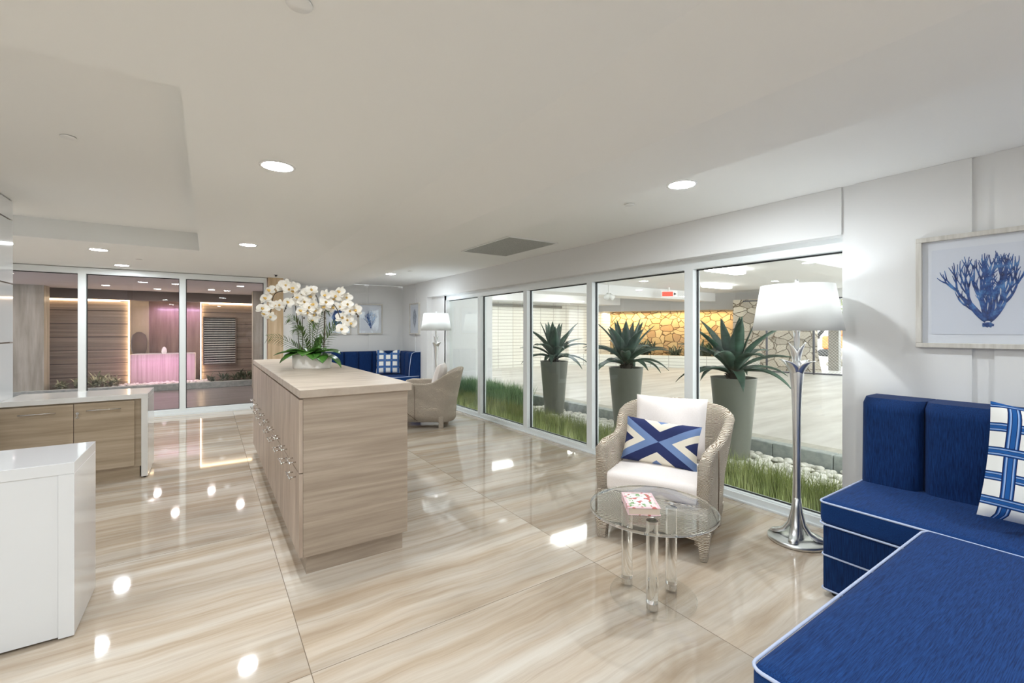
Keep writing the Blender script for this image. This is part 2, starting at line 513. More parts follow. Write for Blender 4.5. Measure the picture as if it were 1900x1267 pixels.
M['bulb'] = emit('lamp_bulb', (0.95, 0.98, 1.0, 1), 5)
M['tube'] = emit('fluorescent_diffuser', (1.0, 1.0, 0.98, 1), 14)
M['led'] = emit('warm_led', (1.0, 0.74, 0.42, 1), 11)
M['trim'] = plain('light_trim', srgb(240, 240, 238), 0.4)
M['vent'] = noise_mat('perforated_grille', [(0.45, srgb(150, 150, 146)), (0.55, srgb(182, 182, 178))], (260, 260, 260), 1, 0.6)
M['frame_wood'] = wood('silver_leaf_frame', srgb(188, 184, 174), srgb(206, 202, 194), srgb(220, 217, 210), (30, 3, 3))
M['mat_board'] = plain('white_mat_board', srgb(226, 230, 238), 0.8)
M['paper'] = plain('white_print_paper', srgb(218, 223, 234), 0.8)
M['coral'] = noise_mat('coral_ink', [(0.35, srgb(16, 38, 96)), (0.5, srgb(32, 78, 148)), (0.66, srgb(86, 140, 200))], (22, 22, 22), 4, 0.8)
M['coral_grey'] = noise_mat('coral_grey_ink', [(0.35, srgb(120, 130, 152)), (0.66, srgb(168, 176, 194))], (22, 22, 22), 4, 0.8)
M['ceramic'] = plain('white_textured_ceramic', srgb(238, 234, 228), 0.35, bump=0.8, bscale=45)
M['leaf'] = noise_mat('orchid_leaf', [(0.3, srgb(44, 92, 34)), (0.7, srgb(92, 142, 58))], (12, 12, 12), 3, 0.3)
M['fern'] = noise_mat('palm_frond', [(0.3, srgb(58, 84, 36)), (0.7, srgb(104, 130, 66))], (20, 20, 20), 3, 0.5)
M['stem'] = plain('orchid_stem', srgb(72, 62, 44), 0.6)
M['petal'] = noise_mat('orchid_petal', [(0.35, srgb(246, 240, 226)), (0.65, srgb(253, 250, 244))], (40, 40, 40), 2, 0.6)
M['lip'] = plain('orchid_lip', srgb(236, 196, 110), 0.6)
M['agave'] = noise_mat('agave_leaf', [(0.3, srgb(38, 62, 52)), (0.7, srgb(78, 110, 92))], (6, 6, 6), 3, 0.45)
M['agave_t'] = plain('agave_trunk', srgb(40, 36, 28), 0.9, bump=0.6, bscale=60)
M['pot'] = plain('grey_green_planter', srgb(118, 120, 111), 0.35)
M['soil'] = plain('dark_soil', srgb(70, 62, 52), 0.95, bump=0.8, bscale=60)
M['grass'] = noise_mat('grass_blade', [(0.3, srgb(98, 112, 52)), (0.5, srgb(142, 152, 84)), (0.72, srgb(186, 190, 128))], (9, 9, 2), 3, 0.6)
M['grass2'] = noise_mat('blue_green_grass_blade', [(0.3, srgb(92, 128, 84)), (0.7, srgb(146, 176, 122))], (9, 9, 2), 3, 0.6)
M['pebble'] = noise_mat('white_pebble', [(0.3, srgb(216, 212, 200)), (0.7, srgb(244, 242, 234))], (6, 6, 6), 3, 0.6)
M['curb'] = noise_mat('grey_curb_stone', [(0.3, srgb(150, 158, 156)), (0.7, srgb(186, 190, 186))], (14, 14, 14), 4, 0.85, 0.3)
M['curb_top'] = noise_mat('pale_curb_coping', [(0.3, srgb(176, 172, 160)), (0.7, srgb(200, 196, 184))], (14, 14, 14), 4, 0.85, 0.2)
M['concrete'] = noise_mat('driveway_concrete', [(0.3, srgb(184, 180, 172)), (0.5, srgb(206, 203, 196)), (0.7, srgb(222, 220, 214))], (0.5, 3.0, 1), 5, 0.45)
M['ext_white'] = plain('exterior_white_paint', srgb(236, 236, 236), 0.7)
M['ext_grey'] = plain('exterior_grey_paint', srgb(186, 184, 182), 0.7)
M['rail'] = plain('grey_pipe', srgb(150, 148, 142), 0.5)
M['brick'] = brick_mat()
M['stone'] = stone_mat('tan_fieldstone', [srgb(206, 174, 122), srgb(226, 198, 148), srgb(188, 150, 108)], 3.5)
M['stone2'] = stone_mat('grey_fieldstone', [srgb(196, 184, 166), srgb(222, 212, 194), srgb(172, 160, 144)], 3.4)
M['shrub'] = noise_mat('shrub_leaf', [(0.3, srgb(46, 58, 44)), (0.7, srgb(100, 116, 88))], (10, 10, 10), 3, 0.6)
M['shrub_pale'] = noise_mat('variegated_leaf', [(0.3, srgb(110, 118, 88)), (0.7, srgb(196, 196, 160))], (10, 10, 10), 3, 0.6)
M['plank'] = plank_mat()
M['header'] = plain('brown_header', srgb(104, 90, 86), 0.6)
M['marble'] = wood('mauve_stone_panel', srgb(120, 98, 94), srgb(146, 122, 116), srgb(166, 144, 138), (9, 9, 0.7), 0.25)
M['beige_stone'] = wood('beige_stone_panel', srgb(170, 156, 136), srgb(186, 172, 152), srgb(200, 188, 168), (3, 3, 0.7), 0.3)
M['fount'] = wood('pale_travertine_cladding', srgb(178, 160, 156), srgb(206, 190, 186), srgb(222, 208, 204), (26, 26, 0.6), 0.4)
M['greycol'] = wood('grey_washed_wood', srgb(150, 144, 132), srgb(178, 172, 160), srgb(204, 198, 186), (9, 9, 0.8), 0.5)
M['dk_floor'] = noise_mat('grey_porch_floor', [(0.3, srgb(120, 114, 114)), (0.7, srgb(142, 136, 136))], (1, 4, 1), 3, 0.35)
M['porch_ceiling'] = plain('porch_ceiling_paint', srgb(228, 222, 222), 0.8)
M['orange'] = plain('orange_machine_paint', srgb(238, 128, 36), 0.5)
M['red'] = emit('red_sign_face', (1.0, 0.10, 0.07, 1), 1.2)
M['water'] = plain('white_water_foam', srgb(240, 236, 240), 0.2)
M['fence'] = plain('fence_post', srgb(92, 92, 100), 0.5)
M['rubble'] = noise_mat('rubble', [(0.3, srgb(170, 160, 146)), (0.7, srgb(232, 226, 214))], (7, 7, 7), 5, 0.9, 1.0, 0.1)
M['pages'] = plain('book_pages', srgb(214, 196, 178), 0.8)


def book_cover():
    m, nt, b = new_mat('floral_book_cover')
    v = mapped(nt, (1, 1, 1))
    sep = nt.nodes.new('ShaderNodeSeparateXYZ'); L(nt, v, sep.inputs[0])

    def ell(s, k):
        x = N(nt, 'ShaderNodeMath', op='ABSOLUTE'); L(nt, s, x.inputs[0])
        y = N(nt, 'ShaderNodeMath', op='DIVIDE'); y.inputs[1].default_value = k; L(nt, x.outputs[0], y.inputs[0]); return y.outputs[0]
    mx = N(nt, 'ShaderNodeMath', op='MAXIMUM'); L(nt, ell(sep.outputs['X'], 0.078), mx.inputs[0]); L(nt, ell(sep.outputs['Y'], 0.105), mx.inputs[1])
    base = ramp(nt, [(0.0, srgb(248, 240, 238)), (0.62, srgb(240, 232, 228)), (0.84, srgb(240, 206, 212))], 'CONSTANT')
    L(nt, mx.outputs[0], base.inputs['Fac'])
    n = N(nt, 'ShaderNodeTexNoise', i={'Scale': 42.0, 'Detail': 2}); L(nt, v, n.inputs['Vector'])
    gm = N(nt, 'ShaderNodeMath', op='GREATER_THAN'); gm.inputs[1].default_value = 0.55; L(nt, n.outputs['Fac'], gm.inputs[0])
    ring = ramp(nt, [(0.0, (0, 0, 0, 1)), (0.48, (1, 1, 1, 1)), (0.84, (0, 0, 0, 1))], 'CONSTANT'); L(nt, mx.outputs[0], ring.inputs['Fac'])
    mm = N(nt, 'ShaderNodeMath', op='MULTIPLY'); L(nt, gm.outputs[0], mm.inputs[0]); L(nt, ring.outputs[0], mm.inputs[1])
    c1 = N(nt, 'ShaderNodeMixRGB'); c1.inputs[2].default_value = srgb(128, 172, 108)
    L(nt, mm.outputs[0], c1.inputs[0]); L(nt, base.outputs[0], c1.inputs[1])
    n2 = N(nt, 'ShaderNodeTexNoise', i={'Scale': 30.0, 'Detail': 1}); L(nt, v, n2.inputs['Vector'])
    g2 = N(nt, 'ShaderNodeMath', op='LESS_THAN'); g2.inputs[1].default_value = 0.40; L(nt, n2.outputs['Fac'], g2.inputs[0])
    c2 = N(nt, 'ShaderNodeMixRGB'); c2.inputs[2].default_value = srgb(206, 112, 108)
    L(nt, g2.outputs[0], c2.inputs[0]); L(nt, c1.outputs[0], c2.inputs[1])
    L(nt, c2.outputs[0], b.inputs['Base Color'])
    b.inputs['Roughness'].default_value = 0.4
    return m


M['cover'] = book_cover()

# ------------------------------------------------------------------ mesh helpers
class MB:
    def __init__(self):
        self.v = []; self.f = []; self.s = []

    def add(self, verts, faces, smooth=False, mat=None):
        o = len(self.v)
        if mat is not None:
            verts = [mat @ Vector(p) for p in verts]
        self.v += [tuple(p) for p in verts]
        self.f += [tuple(i + o for i in f) for f in faces]
        self.s += [smooth] * len(faces)
        return self

    def box(self, x0, y0, z0, x1, y1, z1, mat=None):
        v = [(x0, y0, z0), (x1, y0, z0), (x1, y1, z0), (x0, y1, z0), (x0, y0, z1), (x1, y0, z1), (x1, y1, z1), (x0, y1, z1)]
        f = [(0, 3, 2, 1), (4, 5, 6, 7), (0, 1, 5, 4), (1, 2, 6, 5), (2, 3, 7, 6), (3, 0, 4, 7)]
        return self.add(v, f, False, mat)

    def cyl(self, c, r, h, n=24, r2=None, mat=None, smooth=True):
        r2 = r if r2 is None else r2
        return self.lathe([(0, 0), (r, 0), (r2, h), (0, h)], n, c, mat, hard=True)

    def lathe(self, prof, n=32, c=(0, 0, 0), mat=None, hard=False, sx=1, sy=1):
        v = []; f = []
        if hard:
            # split the rings so that sharp corners shade flat
            segs = list(zip(prof[:-1], prof[1:]))
            for (a, b) in segs:
                o = len(v)
                for (r, z) in (a, b):
                    for k in range(n):
                        t = 2 * pi * k / n
                        v.append((c[0] + r * cos(t) * sx, c[1] + r * sin(t) * sy, c[2] + z))
                for k in range(n):
                    k2 = (k + 1) % n
                    f.append((o + k, o + k2, o + n + k2, o + n + k))
        else:
            for (r, z) in prof:
                for k in range(n):
                    t = 2 * pi * k / n
                    v.append((c[0] + r * cos(t) * sx, c[1] + r * sin(t) * sy, c[2] + z))
            for i in range(len(prof) - 1):
                for k in range(n):
                    k2 = (k + 1) % n
                    f.append((i * n + k, i * n + k2, (i + 1) * n + k2, (i + 1) * n + k))
        return self.add(v, f, True, mat)

    def tube(self, pts, rad, n=8, mat=None, flat=1.0, caps=True):
        pts = [Vector(p) for p in pts]
        if not hasattr(rad, '__len__'):
            rad = [rad] * len(pts)
        v = []; f = []
        up = Vector((0, 0, 1))
        prev = None
        for i, p in enumerate(pts):
            t = (pts[min(i + 1, len(pts) - 1)] - pts[max(i - 1, 0)])
            if t.length < 1e-9:
                t = Vector((0, 0, 1))
            t.normalize()
            if prev is None:
                a = t.cross(up)
                if a.length < 1e-3:
                    a = t.cross(Vector((1, 0, 0)))
            else:
                a = prev - t * prev.dot(t)
                if a.length < 1e-4:
                    a = t.cross(up)
            a.normalize(); prev = a
            b = t.cross(a)
            for k in range(n):
                w = 2 * pi * k / n
                v.append(p + (a * cos(w) + b * sin(w) * flat) * rad[i])
        for i in range(len(pts) - 1):
            for k in range(n):
                k2 = (k + 1) % n
                f.append((i * n + k, i * n + k2, (i + 1) * n + k2, (i + 1) * n + k))
        if caps:
            f.append(tuple(range(n))[::-1])
            f.append(tuple((len(pts) - 1) * n + k for k in range(n)))
        return self.add(v, f, True, mat)

    def grid(self, fn, nu, nv, smooth=True, mat=None, wrap=False):
        v = [fn(i / nu, j / nv) for j in range(nv + 1) for i in range(nu + 1)]
        f = []
        for j in range(nv):
            for i in range(nu):
                a = j * (nu + 1) + i
                f.append((a, a + 1, a + nu + 2, a + nu + 1))
        return self.add(v, f, smooth, mat)

    def build(self, name, mat, parent=None, loc=(0, 0, 0), bevel=0, seg=3, solid=0, subd=0, kind=None, rot=None):
        me = bpy.data.meshes.new(name)
        me.from_pydata(self.v, [], self.f)
        me.polygons.foreach_set('use_smooth', self.s)
        me.update()
        o = bpy.data.objects.new(name, me)
        me.materials.append(M[mat] if isinstance(mat, str) else mat)
        o.location = loc
        if rot:
            o.rotation_euler = rot
        COL.objects.link(o)
        if parent:
            o.parent = parent
        if solid:
            s = o.modifiers.new('solid', 'SOLIDIFY'); s.thickness = solid; s.offset = 0
        if bevel:
            b = o.modifiers.new('bevel', 'BEVEL'); b.width = bevel; b.segments = seg; b.limit_method = 'ANGLE'; b.angle_limit = radians(40)
            if seg > 1:
                for p in me.polygons:
                    p.use_smooth = True
                w = o.modifiers.new('wn', 'WEIGHTED_NORMAL'); w.keep_sharp = False
        if subd:
            s = o.modifiers.new('sub', 'SUBSURF'); s.levels = subd; s.render_levels = subd
        if kind:
            o['kind'] = kind
        return o


def tag(o, label, cat, group=None, kind=None):
    o['label'] = label; o['category'] = cat
    if group: o['group'] = group
    if kind: o['kind'] = kind
    return o


def thing(name, label, cat, loc=(0, 0, 0), rz=0, group=None):
    o = bpy.data.objects.new(name, None)
    o.empty_display_size = 0.1
    COL.objects.link(o)
    o.location = loc; o.rotation_euler = (0, 0, rz)
    return tag(o, label, cat, group)


def struct(name, mb, mat, label=None, **kw):
    o = mb.build(name, mat, kind='structure', **kw)
    if label: o['label'] = label
    return o


def dup(root, loc, rz, label, group=None, name=None):
    r = root.copy(); COL.objects.link(r)
    r.location = loc; r.rotation_euler = (0, 0, rz); r['label'] = label
    if group: r['group'] = group
    for ch in list(root.children):
        c = ch.copy(); COL.objects.link(c); c.parent = r
        for g in list(ch.children):
            d = g.copy(); COL.objects.link(d); d.parent = c
    return r


def lerp(a, b, t): return a + (b - a) * t


def bez(p0, p1, p2, p3, n):
    out = []
    for i in range(n + 1):
        t = i / n; u = 1 - t
        out.append(tuple(u ** 3 * a + 3 * u * u * t * b + 3 * u * t * t * c + t ** 3 * d for a, b, c, d in zip(p0, p1, p2, p3)))
    return out


# ------------------------------------------------------------------ room shell
ZC = 2.28
struct('floor', MB().box(-5, -4, -0.08, 3.5, 8.94, 0).box(1.25, 8.94, -0.08, 3.5, 9.25, 0), 'floor')
cb = MB()
cb.box(-5, -4, ZC, -0.09, 2.14, 2.6).box(-5, 6.38, ZC, -0.09, 9.10, 2.6)
cb.box(-5, 2.14, 2.48, -0.09, 6.38, 2.6)
for (y0, y1) in ((-4, 9.25),):
    sec = [(-0.09, ZC), (1.16, ZC), (1.645, 2.185), (2.165, 2.185), (2.165, ZC), (3.62, ZC), (3.62, 2.6), (-0.09, 2.6)]
    v = [(x, y0, z) for x, z in sec] + [(x, y1, z) for x, z in sec]
    n = len(sec)
    f = [(i, i + n, (i + 1) % n + n, (i + 1) % n) for i in range(n)]
    cb.add(v, f)
struct('ceiling', cb, 'ceiling', 'white painted ceiling with a raised tray and a low dropped beam')
wr = MB()
wr.box(3.415, -4, 0, 3.62, 1.235, ZC)                  # beside the bench
wr.box(3.415, 1.235, 1.97, 3.62, 7.92, ZC)             # header over the windows
wr.box(3.415, 7.92, 0, 3.62, 9.35, ZC)
wr.box(3.5, 7.30, 0, 3.62, 7.92, 1.97)
for (a, b) in ((-4, -0.6), (-0.51, 0.02), (0.11, 0.549), (0.633, 1.159)):
    wr.box(3.40, a, 0.0, 3.416, b, ZC - 0.001)
wr.box(3.40, 1.235, 1.972, 3.416, 7.918, ZC - 0.001)
for (a, b) in ((7.92, 8.42), (8.50, 9.16)):
    wr.box(3.40, a, 0.0, 3.416, b, ZC - 0.001)
struct('wall_right', wr, 'wall', 'off-white panelled wall with recessed vertical grooves')
wb = MB()
wb.box(1.25, 9.265, 0, 3.62, 9.40, ZC)
for (a, b) in ((1.27, 1.84), (1.92, 2.62), (2.70, 3.33)):
    wb.box(a, 9.25, 0, b, 9.266, ZC - 0.001)
wb.box(1.10, 8.94, 0, 1.25, 9.40, ZC)
struct('wall_back', wb, 'wall')
struct('wall_left', MB().box(-5.1, -4, 0, -5, 9.1, 2.6), 'wall')
struct('wall_front', MB().box(-5.1, -4.1, 0, 3.75, -4, 2.6), 'wall')

# ------------------------------------------------------------------ windows
def window(n, horiz, a, b, base, zb, zt, mat='glass', label=None):
    """a..b along the wall; base = face of the frame on the room side"""
    fw, d = 0.042, 0.10
    z0, z1 = 0.0, zt + 0.085
    mb = MB()

    def bx(u0, u1, w0, w1, zz0, zz1, m):
        if horiz: m.box(w0, u0, zz0, w1, u1, zz1)      # wall along Y
        else: m.box(u0, w0, zz0, u1, w1, zz1)
    bx(a, a + fw, base, base + d, z0, z1, mb)
    bx(b - fw, b, base, base + d, z0, z1, mb)
    bx(a + fw, b - fw, base, base + d, z0, zb, mb)
    bx(a + fw, b - fw, base, base + d, zt, z1, mb)
    bx(a + fw, b - fw, base + 0.02, base + d, zb, zb + 0.008, mb)
    root = struct('window_%d' % n, mb, 'frame', label)
    g = MB(); t = 0.010
    q0, q1 = base + 0.055, base + 0.075
    bx(a + fw, a + fw + t, q0, q1, zb, zt, g); bx(b - fw - t, b - fw, q0, q1, zb, zt, g)
    bx(a + fw, b - fw, q0, q1, zb, zb + t + 0.004, g); bx(a + fw, b - fw, q0, q1, zt - t, zt, g)
    g.build('gasket', 'gasket', root)
    p = MB(); bx(a + fw, b - fw, base + 0.062, base + 0.068, zb, zt, p)
    p.build('pane', mat, root)
    return root


ys = [7.375, 6.13, 4.895, 3.672, 2.425, 1.16]
for i in range(5):
    window(i + 1, True, ys[i + 1], ys[i], 3.5, 0.055, 1.885)
xs = [-2.75, -1.54, -0.35, 0.84]
for i in range(3):
    window(i + 6, False, xs[i], xs[i + 1], 8.97, 0.085, 2.185, 'glass_tint')
window(9, False, -5.0, -2.75, 8.97, 0.085, 2.185, 'glass_tint')
struct('trim_1', MB().box(-5, 8.94, 0, 0.86, 8.968, 0.03), 'frame')
struct('trim_2', MB().box(3.47, 1.24, 0, 3.5, 7.3, 0.012), 'frame')
col_ = struct('column_oak', MB().box(0.86, 8.93, 0, 1.10, 9.10, ZC), 'oak_v', 'pale oak veneered column at the end of the glass wall')

# ------------------------------------------------------------------ ceiling fittings
def downlight(x, y, z, label, group, mat='lens', r=0.075):
    t = thing('downlight', label, 'downlight', (x, y, z), 0, group)
    MB().lathe([(r + 0.018, 0.0), (r + 0.018, -0.005), (r + 0.004, -0.006), (r, -0.002), (r, 0.0)], 28, (0, 0, 0)).build('trim_ring', 'trim', t)
    MB().lathe([(0, -0.003), (r, -0.003), (r, -0.0005)], 20, (0, 0, 0)).build('lens', mat, t)
    return t


G1 = 'round recessed downlights in the lobby ceiling'
for (x, y, lab) in [
    (0.322, 2.855, 'large round downlight nearest the camera, above the near end of the island'),
    (0.352, 5.651, 'round downlight above the far end of the island, between tray and beam'),
    (-1.05, 6.946, 'round downlight just beyond the far edge of the ceiling tray'),
    (-1.027, 8.422, 'round downlight right in front of the glass wall at the back'),
    (2.474, 7.244, 'round downlight near the far corner sofa and floor lamp'),
    (2.497, 1.779, 'round downlight beside the beam above the near armchair'),
]:
    downlight(x, y, ZC, lab, G1)
# unseen downlights added behind the camera and to its left to brighten the room
for (x, y, z, lab) in [(0.32, 0.1, ZC, 'added fill downlight straight above the camera'), (0.32, -2.6, ZC, 'added fill downlight in line with the island row, well behind the camera'),
                    (-1.1, 0.9, ZC, 'added fill downlight left of the camera, before the tray'), (-1.1, -2.0, ZC, 'added fill downlight behind the camera on the left'),
                    (-3.0, 0.9, ZC, 'added fill downlight far left of the camera, before the tray'), (-3.0, -2.2, ZC, 'added fill downlight far left behind the camera'),
                    (-3.6, 7.6, ZC, 'added fill downlight behind the tall cabinet, near the back glass'), (-3.0, 3.2, 2.48, 'added fill downlight inside the ceiling tray, past the left edge'),
                    (-3.6, 5.2, 2.48, 'added fill downlight inside the ceiling tray, hidden by the tall cabinet'),
                    (2.5, -0.9, ZC, 'added fill downlight above the near banquette, behind the camera'), (2.5, -3.0, ZC, 'added fill downlight at the rear end of the banquette')]:
    downlight(x, y, z, lab, G1)
for (x, y, z, lab) in [(-0.68, 3.62, 2.48, 'small round cover plate inside the ceiling tray'),
                       (2.571, 2.275, ZC, 'small round cover plate near the downlight over the armchair'),
                       (-0.755, 7.597, ZC, 'small round cover plate between the two far left downlights'),
                       (2.614, 6.746, ZC, 'small round cover plate near the far right downlight'),
                       (0.213, 1.399, ZC, 'grey round cover plate at the top edge of the picture')]:
    t = thing('sprinkler_cover', lab, 'sprinkler', (x, y, z), 0, 'round sprinkler cover plates')
    MB().lathe([(0, -0.008), (0.034, -0.008), (0.036, -0.005), (0.036, -0.003), (0, -0.003)], 24).build('plate', 'trim', t)
    MB().cyl((0, 0, -0.003), 0.024, 0.003, 16).build('collar', 'edge', t)
t = thing('fire_sprinkler', 'small dark sprinkler head on the ceiling in front of the oak column', 'sprinkler', (0.931, 8.454, ZC))
MB().lathe([(0.03, 0), (0.03, -0.004), (0.012, -0.008), (0.010, -0.022), (0.02, -0.024), (0.02, -0.027), (0, -0.027)], 16).build('head', 'dark', t)
t = thing('air_grille', 'flat grey perforated return air grille in the ceiling beside the beam', 'vent', (2.76, 4.20, ZC))
MB().box(-0.30, -0.49, -0.006, 0.30, 0.49, 0).build('grille', 'vent', t)
fr = MB()
for a in ((-0.315, -0.505, 0.315, -0.49), (-0.315, 0.49, 0.315, 0.505), (-0.315, -0.49, -0.30, 0.49), (0.30, -0.49, 0.315, 0.49)):
    fr.box(a[0], a[1], -0.009, a[2], a[3], 0)
fr.build('grille_frame', 'trim', t)

# ------------------------------------------------------------------ island cabinet
isl = thing('island_cabinet', 'long greige wood-grain island cabinet with rows of bar-handled doors', 'cabinet', (0, 0, 0))
MB().box(0.425, 2.665, 0.115, 1.015, 5.69, 0.985).build('carcass', 'greige_h', isl)
MB().box(0.405, 2.645, 0.985, 1.035, 5.70, 1.03).build('worktop', 'greige_top', isl, bevel=0.002, seg=1)
MB().box(0.448, 2.712, 0.0, 1.0, 5.64, 0.115).build('plinth', 'greige_h', isl)
NC = 9
cw = (5.69 - 2.665) / NC
for i in range(NC):
    y0 = 2.665 + i * cw
    for (z0, z1, hz) in ((0.118, 0.572, 0.53), (0.578, 0.975, 0.612)):
        d = MB().box(0.405, y0 + 0.0015, z0, 0.424, y0 + cw - 0.0015, z1).build('door', 'greige_y', isl)
        yc = y0 + cw * 0.5 - 0.005
        h = MB()
        h.tube([(0.372, yc - 0.075, hz), (0.372, yc + 0.075, hz)], 0.005, 8)
        for s in (-0.05, 0.05):
            h.tube([(0.405, yc + s, hz), (0.372, yc + s, hz)], 0.004, 8)
        h.build('handle', 'steel', d)

# ------------------------------------------------------------------ reception desks
rd = thing('reception_desk', 'white waterfall-edged reception desk with tan wood cabinet doors', 'desk', (0, 0, 0))
dm = MB().box(-1.415, 5.33, 0.727, -0.467, 5.885, 0.77)
dm.box(-0.515, 5.33, 0.012, -0.467, 5.885, 0.727)
dm.build('waterfall_top', 'quartz', rd, bevel=0.002, seg=1)
MB().box(-1.415, 5.375, 0.10, -0.517, 5.86, 0.725).build('cabinet_body', 'tan_h', rd)
MB().box(-1.415, 5.39, 0.0, -0.53, 5.85, 0.10).build('plinth', 'tan_h', rd)
for (x0, x1, h0, h1) in ((-1.414, -0.972, -1.30, -1.075), (-0.968, -0.565, -0.885, -0.655)):
    d = MB().box(x0, 5.352, 0.115, x1, 5.374, 0.712).build('door', 'tan_h', rd)
    h = MB().tube([(h0, 5.318, 0.652), (h1, 5.318, 0.652)], 0.005, 8)
    for x in (h0 + 0.05, h1 - 0.05):
        h.tube([(x, 5.318, 0.652), (x, 5.352, 0.652)], 0.004, 8)
    h.build('handle', 'steel', d)
    if x0 > -1:
        k = MB().cyl((0, 0, 0), 0.011, 0.012, 16, mat=Matrix.Translation((-0.945, 5.352, 0.632)) @ Matrix.Rotation(pi / 2, 4, 'X'))
        k.build('lock', 'steel', d)
        k2 = MB().box(-0.947, 5.332, 0.60, -0.943, 5.342, 0.632)
        k2.lathe([(0.006, -0.001), (0.011, -0.001), (0.011, 0.001), (0.006, 0.001)], 12, (0, 0, 0), Matrix.Translation((-0.945, 5.336, 0.594)) @ Matrix.Rotation(pi / 2, 4, 'X'))
        k2.build('key', 'steel', d)
for yy in (5.34, 5.85):
    MB().box(-0.50, yy, 0, -0.48, yy + 0.02, 0.012).build('foot', 'dark', rd)

fc = thing('front_counter', 'low glossy white counter block at the left edge, nearest the camera', 'counter', (0, 0, 0))
MB().box(-2.6, 2.73, 0.72, -0.493, 3.185, 0.77).box(-0.545, 2.73, 0.006, -0.493, 3.185, 0.7195).build('waterfall_top', 'gloss_white', fc, bevel=0.0015, seg=1)
MB().box(-2.6, 2.736, 0.012, -0.546, 3.18, 0.7195).build('front_panel', 'gloss_white', fc)
MB().box(-2.55, 2.76, 0, -0.52, 3.16, 0.012).build('plinth', 'dark', fc)  # recessed base coloured near-black to give the dark shadow gap

tc_ = thing('tall_cabinet', 'tall glossy white storage cabinet with dark shadow gaps at the left edge', 'cabinet', (0, 0, 0))
MB().box(-2.6, 4.90, 0.0, -1.435, 5.69, 2.47).build('carcass', 'edge', tc_)
zz = [0.02, 0.755, 1.24, 1.75, 2.30, 2.47]
for i in range(len(zz) - 1):
    MB().box(-1.4345, 4.90, zz[i] + (0.012 if i else 0), -1.42, 5.70, zz[i + 1]).box(-2.6, 5.6905, zz[i] + (0.012 if i else 0), -1.4345, 5.70, zz[i + 1]).build('side_panel', 'gloss_white', tc_)

# ------------------------------------------------------------------ cushions, pillows
def pillow(w, h, t, n=22, pinch=0.10, dent=0.0, seed=0):
    """in the XZ plane, thickness along Y, centred"""
    rnd = random.Random(seed)
    mb = MB()

    def fn(sgn):
        def g(u, v):
            x = 2 * u - 1; z = 2 * v - 1
            # corners stand out, edges pull in
            ex = 1 - pinch * (1 - z * z) * 0 - pinch * (1 - abs(z) ** 2) * abs(x) ** 3
            ez = 1 - pinch * (1 - abs(x) ** 2) * abs(z) ** 3
            th = t / 2 * ((1 - x ** 4) * (1 - z ** 4)) ** 0.5
            th *= 0.92 + 0.08 * sin(5 * x + 3 * z + seed)
            zz = z * ez * h / 2
            if dent:
                zz -= dent * h * math.exp(-(x / 0.33) ** 2) * max(0, z) ** 2
            return (x * ex * w / 2, sgn * th, zz)
        return g
    mb.grid(fn(-1), n, n)
    a = fn(1)
    mb.grid(lambda u, v: a(1 - u, v), n, n)
    return mb


def rbox(mb, x0, y0, z0, x1, y1, z1, r=0.03, seg=5, crown=0.0, sideb=0.0):
    """soft box: a sphere-like grid pushed to a rounded box, top slightly crowned"""
    import itertools
    cx, cy, cz = (x0 + x1) / 2, (y0 + y1) / 2, (z0 + z1) / 2
    hx, hy, hz = (x1 - x0) / 2, (y1 - y0) / 2, (z1 - z0) / 2
    n = 14

    def shape(p):
        # p in [-1,1]^3 on cube surface -> rounded
        q = [p[0] * hx, p[1] * hy, p[2] * hz]
        ins = [max(-(h_ - r), min(h_ - r, c)) for c, h_ in zip(q, (hx, hy, hz))]
        d = Vector(q) - Vector(ins)
        if d.length > 1e-9:
            d = d.normalized() * r
        o = Vector(ins) + d
        if crown and p[2] > -0.99:
            o.z += crown * (1 - p[0] ** 2) * (1 - p[1] ** 2) * max(0, p[2])
        return (cx + o.x, cy + o.y, cz + o.z)
    # denser sampling near the edges

    def rm(t, h_):
        e = r / h_
        k = 0.28
        if t < k: return -1 + e * (1 - cos(t / k * pi / 2)) * 1.0
        if t > 1 - k: return 1 - e * (1 - cos((1 - t) / k * pi / 2))
        return lerp(-1 + e, 1 - e, (t - k) / (1 - 2 * k))
    for ax in range(3):
        a1, a2 = [(1, 2), (2, 0), (0, 1)][ax]
        hh = (hx, hy, hz)
        for s in (-1, 1):
            def g(u, v, ax=ax, a1=a1, a2=a2, s=s):
                p = [0, 0, 0]; p[ax] = s; p[a1] = rm(u if s > 0 else 1 - u, hh[a1]); p[a2] = rm(v, hh[a2])
                return shape(p)
            mb.grid(g, n, n)
    return mb


def rect_path(x0, y0, x1, y1, z, r=0.03, n=4):
    pts = []
    for (cx, cy, a0) in ((x1 - r, y1 - r, 0), (x0 + r, y1 - r, 90), (x0 + r, y0 + r, 180), (x1 - r, y0 + r, 270)):
        for k in range(n + 1):
            a = radians(a0 + 90 * k / n)
            pts.append((cx + r * cos(a), cy + r * sin(a), z))
    pts.append(pts[0])
    return pts


